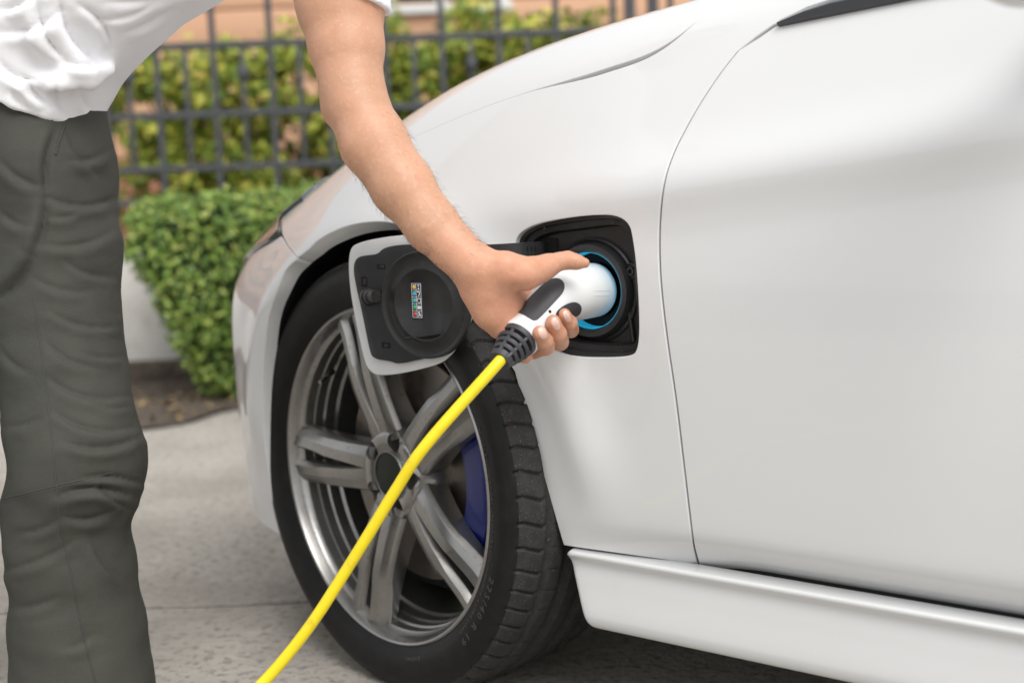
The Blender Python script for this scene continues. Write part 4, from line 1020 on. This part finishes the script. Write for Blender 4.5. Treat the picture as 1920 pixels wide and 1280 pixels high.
for c in ((0, 62, 112, 22, 12, .007, 10), (72, 8, 118, 112, 14, .012, 10), (112, 0, 188, 118, 16, .009, 10), (40, 140, 95, 195, 8, .008, 9), (0, 118, 62, 150, 10, .008, 10), (150, 10, 212, 92, -12, .006, 9), (200, 5, 400, -30, 10, .004, 9), (235, 62, 330, 8, 6, .004, 7), (100, 150, 128, 222, 6, .005, 8), (150, 170, 170, 207, 4, .004, 7), (0, 20, 60, -10, 6, .006, 9), (20, 165, 50, 205, 4, .004, 8), (180, 40, 290, 5, 8, .0035, 7), (120, 118, 205, 112, 7, .007, 8)):
    dsp += crease(*c)*(N_@-FW > -.2)
keep = sstep(430, 520, U_); dsp = dsp*(1-keep)
q = P_*12; dsp += (.0030*vnoise(q)+.0012*vnoise(q*2.4+3))*(1-keep)
P_ = P_+N_*dsp[:, None]
shirt = link('t_shirt', pyd(P_-ROOT, F_), M['shirt'], person)
# ---------------------------------------------------------------- shoes
for (u, d_) in ((163, 1.89), (-268, 1.98)):
    c = atd(u, 1400, d_); c[2] = 0; fd = np.array([.72, -.69, 0])
    def shoe_sdf(p):
        d = cone(p, c-fd*.05+np.array([0, 0, .045]), c+fd*.16+np.array([0, 0, .034]), .045, .034); d = smin(d, cone(p, c-fd*.03+np.array([0, 0, .05]), c-fd*.02+np.array([0, 0, .12]), .045, .042), .03)
        return smax(d, -(p[:, 2]-.001), .006)
    P_, F_ = surface_nets(shoe_sdf, (c-.30)*np.array([1, 1, 0])+np.array([0, 0, -.01]), c+.30*np.array([1, 1, .7]), .007); link('shoe', pyd(P_-ROOT, F_), M['shoe'], person)
# ================================================================== garden behind the drive
rng = np.random.default_rng(5)
leaf_box = mat('boxwood_leaf', (.08, .16, .03), .42, spec=.45, vary=[(0, (.055, .115, .018)), (.3, (.11, .20, .03)), (.65, (.21, .32, .05)), (.9, (.33, .42, .09)), (1, (.42, .46, .12))])
leaf_vine = mat('variegated_leaf', (.2, .2, .03), .5, vary=[(0, (.09, .17, .02)), (.3, (.22, .31, .035)), (.62, (.40, .45, .05)), (.9, (.60, .58, .09)), (1, (.65, .52, .11))])
bark = mat('twig_bark', (.06, .045, .032), .9, bump=(60, .6, .004))
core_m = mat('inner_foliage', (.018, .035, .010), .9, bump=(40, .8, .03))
def leaves(P, N, size, rngv=.4, flat=.7):
    """one folded four-point leaf per point, facing roughly along N"""
    n = len(P); s = size*(1+rngv*rng.uniform(-1, 1, n))[:, None]
    N = N*flat+rng.normal(0, .55, (n, 3)); N /= np.linalg.norm(N, axis=1)[:, None]
    a = rng.normal(0, 1, (n, 3)); a -= N*(a*N).sum(1)[:, None]; a /= np.linalg.norm(a, axis=1)[:, None]; b = np.cross(N, a)
    V = np.stack([P-a*s*.5, P+b*s*.30-N*s*.06, P+a*s*.5, P-b*s*.30-N*s*.06, P-a*s*.05+N*s*.05], 1).reshape(-1, 3)
    i = np.arange(n)[:, None]*5
    F_ = np.concatenate([i+np.array([[0, 1, 4]]), i+np.array([[1, 2, 4]]), i+np.array([[2, 3, 4]]), i+np.array([[3, 0, 4]])], 1).reshape(-1, 3)
    return V, F_
# clipped hedge: rounded block, left end bulging over a narrower foot
hb = atz(385, 768, 0); HY0 = hb[1]-.02
hl = atd(222, 430, HY0+.15)[0]; htop = atd(380, 374, HY0+.1)[2]
hedge = empty('hedge', (hb[0]+1.2, HY0+.3, 0), 0, label='clipped dark green box hedge in front of the fence', category='hedge')
HOv = np.array([hb[0]+1.2, HY0+.3, 0])
def hedge_sdf(p):
    x, y, z = p[:, 0], p[:, 1], p[:, 2]
    xl = hl+.04+(np.clip((htop*.80-z)/htop, 0, 1)**1.15)*(hb[0]-hl-.02)*1.15
    qx = np.abs(x-(xl+3.2)/2)-(3.2-xl)/2; qy = np.abs(y-(HY0+.36))-.34+.10*np.clip((.35-z)/.35, 0, 1); qz = np.abs(z-htop/2)-htop/2
    q = np.stack([qx+.10, qy+.10, qz+.10], 1)
    d = np.linalg.norm(np.maximum(q, 0), axis=1)+np.minimum(q.max(1), 0)-.10
    return d+.034*vnoise(p*5.5)+.030*vnoise(p*13)
P_, F_ = surface_nets(hedge_sdf, (hl-.2, HY0-.2, -.02), (3.3, HY0+.9, htop+.15), .035, 1)
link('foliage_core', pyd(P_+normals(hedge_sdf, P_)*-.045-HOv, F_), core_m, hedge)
tri = np.concatenate([F_[:, :3], F_[:, [0, 2, 3]]]); A_ = P_[tri[:, 0]]; ar = np.linalg.norm(np.cross(P_[tri[:, 1]]-A_, P_[tri[:, 2]]-A_), axis=1)
ok = (P_[tri].mean(1)[:, 1] < HY0+.5) & (P_[tri].mean(1)[:, 0] < 1.3)
pr = ar*ok; pr /= pr.sum(); n = 30000; ti = rng.choice(len(tri), n, p=pr); r1, r2 = np.sqrt(rng.random(n))[:, None], rng.random(n)[:, None]
P = A_[ti]*(1-r1)+P_[tri[ti, 1]]*r1*(1-r2)+P_[tri[ti, 2]]*r1*r2
N = normals(hedge_sdf, P); P = P+N*(rng.uniform(-.06, .016, n)+.022*(rng.random(n) > .92)*rng.random(n))[:, None]
V, Fl = leaves(P, N+np.array([0, -.15, .35]), .026)
link('leaves', pyd(V-HOv, Fl), leaf_box, hedge, smooth=False, kind='stuff')
for k in range(9):
    x = hb[0]+.05+k*.28; mb = MB(); mb.tube([(x-HOv[0], .04, -.01), (x-HOv[0]+random.uniform(-.03, .03), .05, .10), (x-HOv[0]+random.uniform(-.08, .08), .08, .35)], [.014, .012, .007], 8); mb.build('stem', bark, hedge)
# soil bed with litter at the hedge's foot
sp_ = chaikin([tuple(atz(u, v, 0)[:2]) for u, v in ((-60, 800), (100, 790), (240, 812), (330, 800), (375, 790), (420, 772), (520, 760), (700, 750))]+[(2.8, 5.0), (2.8, 5.9), (-4, 5.9), (-4, 4.4)], 2)
vo, T_ = fill2d([tuple(p) for p in sp_], (), .10)
link('soil_bed', pyd([(x, y, .006+.010*abs(vnoise(np.array([[x*6, y*6, 0]]))[0])) for x, y in vo], T_), soil_mat, smooth=True, kind='structure')
dead = mat('dry_leaf', (.2, .13, .06), .8, vary=[(0, (.10, .07, .04)), (.5, (.22, .15, .08)), (1, (.38, .27, .12))])
n = 420; P = np.stack([rng.uniform(-1.75, .3, n), rng.uniform(4.35, 5.0, n), np.full(n, .022)], 1)
P = P[inpoly(P[:, :2], sp_)]
V, Fl = leaves(P, np.tile([0, 0, 2.2], (len(P), 1)), .035); V[:, 2] = np.maximum(V[:, 2], .008)
link('leaf_litter', pyd(V, Fl), dead, smooth=False, kind='stuff', label='dry fallen leaves scattered on the soil below the hedge', category='leaf litter')
# low white garden wall, weathered at the foot, running behind the end of the hedge
ww = mat('weathered_whitewash', (.62, .60, .57), .9, noise=[(3, (.50, .47, .43), .45, .7), (14, (.38, .34, .30), .58, .78)], bump=(60, .4, .004))
wl = atd(300, 470, 5.32); mb = MB(); zt = atd(240, 468, 5.3)[2]
mb.box((-2.6, 0, zt/2), (3.2, .16, zt), bev=.03)
lw = mb.build('low_wall', ww, smooth=True, label='low whitewashed garden wall beside the clipped hedge', category='wall'); lw.location = (wl[0]+.45, 5.40, -.01)
for v_ in lw.data.vertices: v_.co.x += 1.0
mb = MB(); mb.box((-1.6, -.01, .05), (3.2, .20, .10), bev=.02); mb.build('wall_foot', soil_mat, lw)
# ---------------------------------------------------------------- iron fence
iron = mat('charcoal_iron_paint', (.060, .062, .070), .55, noise=(20, (.085, .085, .092), .5, .75))
FD = 5.85; fy = atd(600, 200, FD)[1]
def fpt(u, v): r = ray(u, v); k = (fy-CAM[1])/r[1]; return CAM+r*k
fence = empty('iron_fence', (0, fy, 0), 0, label='dark grey iron railing fence behind the hedge', category='fence')
FO = np.array([0, fy, 0])
zr = [fpt(600, 78)[2], fpt(600, 206)[2], fpt(600, 306)[2], fpt(600, 368)[2]]
for z in zr:
    mb = MB(); mb.box((.2, 0, z), (7.6, .026, .030), bev=.004); mb.build('rail', iron, fence)
x0 = fpt(406, 200)[0]; dx = fpt(513, 200)[0]-x0; dx /= 2
xe = fpt(201, 260)[0]
k = -28
for k in range(-20, 24):
    x = x0+k*dx
    if abs(x-xe) < dx*.4: continue
    long_ = (k % 2 == 0)
    za, zb = (.05, zr[0]+.85) if long_ else (zr[2], zr[0])
    mb = MB(); mb.box((x, -.0005, (za+zb)/2), (.0255 if long_ else .021, .020, zb-za), bev=.003)
    mb.build('bar', iron, fence)
    if k % 4 == 1:
        mb = MB(); mb.lathe([(-.035, .012), (-.02, .022), (0, .026), (.02, .022), (.035, .012)], 12); o = mb.build('collar', iron, fence); o.rotation_euler = (pi/2, 0, 0); o.location = (x, 0, (zr[0]+zr[1])/2+.02)
for x in (xe, xe+18.5*dx, xe+19.3*dx):
    mb = MB(); mb.box((x, 0, 1.1), (.046, .046, 2.2), bev=.005); mb.build('post', iron, fence)
# ---------------------------------------------------------------- shrubs growing through the fence
def shrub(cx, w_, zlo, zhi, dens, lab):
    o = empty('variegated_shrub', (cx, fy+.35, 0), 0, label=lab, category='shrub', group='yellow-green shrubs along the fence')
    O_ = np.array([cx, fy+.35, 0]); n = dens
    # clumps inside an uneven volume
    nc = 46; cc = np.stack([rng.normal(0, w_*.42, nc), rng.uniform(-.16, .22, nc), rng.uniform(zlo, zhi, nc)], 1); cc[:, 2] -= .25*np.abs(cc[:, 0]/w_)**2*(zhi-zlo)
    pk = rng.integers(0, nc, n); d = rng.normal(0, 1, (n, 3)); d /= np.linalg.norm(d, axis=1)[:, None]
    P = cc[pk]+d*(rng.uniform(.3, 1, n)**.5*rng.uniform(.07, .13, nc)[pk])[:, None]; P[:, 2] = np.maximum(P[:, 2], .06)
    V, Fl = leaves(P, d*.7+np.array([0, -.35, .5]), .052)
    link('crown', pyd(V, Fl), leaf_vine, o, smooth=False, kind='stuff')
    mb = MB(); mb.tube([(0, 0, -.02), (.03, .02, .4), (-.02, 0, .9)], [.022, .018, .012], 8); mb.build('trunk', bark, o)
    for q in range(12):
        mb = MB(); c = cc[q]; mb.tube([(0, 0, min(.3+.05*q, c[2])), (c[0]*.5, c[1]*.5, c[2]*.75+.1), tuple(c)], [.010, .007, .004], 6); mb.build('branch', bark, o)
lab = 'yellow-green variegated shrub growing behind the iron fence'
for u, w_, zl, zh in ((300, .50, .55, 1.38), (440, .55, .45, 1.36), (590, .55, .5, 1.36), (760, .52, .7, 1.50), (905, .50, .8, 1.50), (1050, .50, .9, 1.40)):
    shrub(fpt(u, 200)[0], w_, zl, zh, 3400, lab)
# ---------------------------------------------------------------- house wall behind, boarded and salmon painted
wood = mat('salmon_painted_boards', (.70, .41, .26), .75, noise=[(4, (.63, .36, .22), .45, .7, (.3, 1, 1)), (30, (.74, .46, .30), .5, .75, (.2, 1, 3))], bump=(50, .2, .003))
brick_lo = mat('red_brown_boards', (.40, .19, .11), .8, noise=[(6, (.30, .14, .085), .45, .7, (.3, 1, 1))], bump=(50, .2, .003))
WY = fy+1.9
house = empty('house', (0, WY, 0), 0, label='salmon boarded house wall behind the fence', category='house')
wzs = atd(800, 24, WY)[2]
mb = MB(); mb.box((0, .16, 1.7), (12, .18, 3.4)); mb.build('wall', wood, house, smooth=False)
bh = .20
for k in range(15):
    z = .1+bh*(k+.5)
    for (xa, xb) in (((-6, 6),) if z < wzs-.05 else ((-6, atd(735, 20, WY)[0]-.05), (atd(945, 20, WY)[0]+.05, 6))):
        mb = MB(); mb.box(((xa+xb)/2, .05, z), (xb-xa, .05, bh-.012), bev=.006); mb.build('board', brick_lo if k < 4 else wood, house)
xa, xb = atd(735, 20, WY)[0], atd(945, 20, WY)[0]; white_m = mat('white_window_paint', (.72, .72, .70), .5)
win = MB(); win.box(((xa+xb)/2, .035, wzs+.0), (xb-xa+.10, .10, .05), bev=.006); fr = win.build('window_sill', white_m, house)
mb = MB()
for x in (xa, (xa*.55+xb*.45), xb): mb.box((x, .03, wzs+.5), (.06, .05, 1.0), bev=.004)
mb.box(((xa+xb)/2, .03, wzs+.97), (xb-xa, .05, .06), bev=.004); mb.build('window_frame', white_m, house)
mb = MB(); mb.box(((xa+xb)/2, .058, wzs+.5), (xb-xa, .006, .95)); mb.build('pane', M['glass'], house, smooth=False)
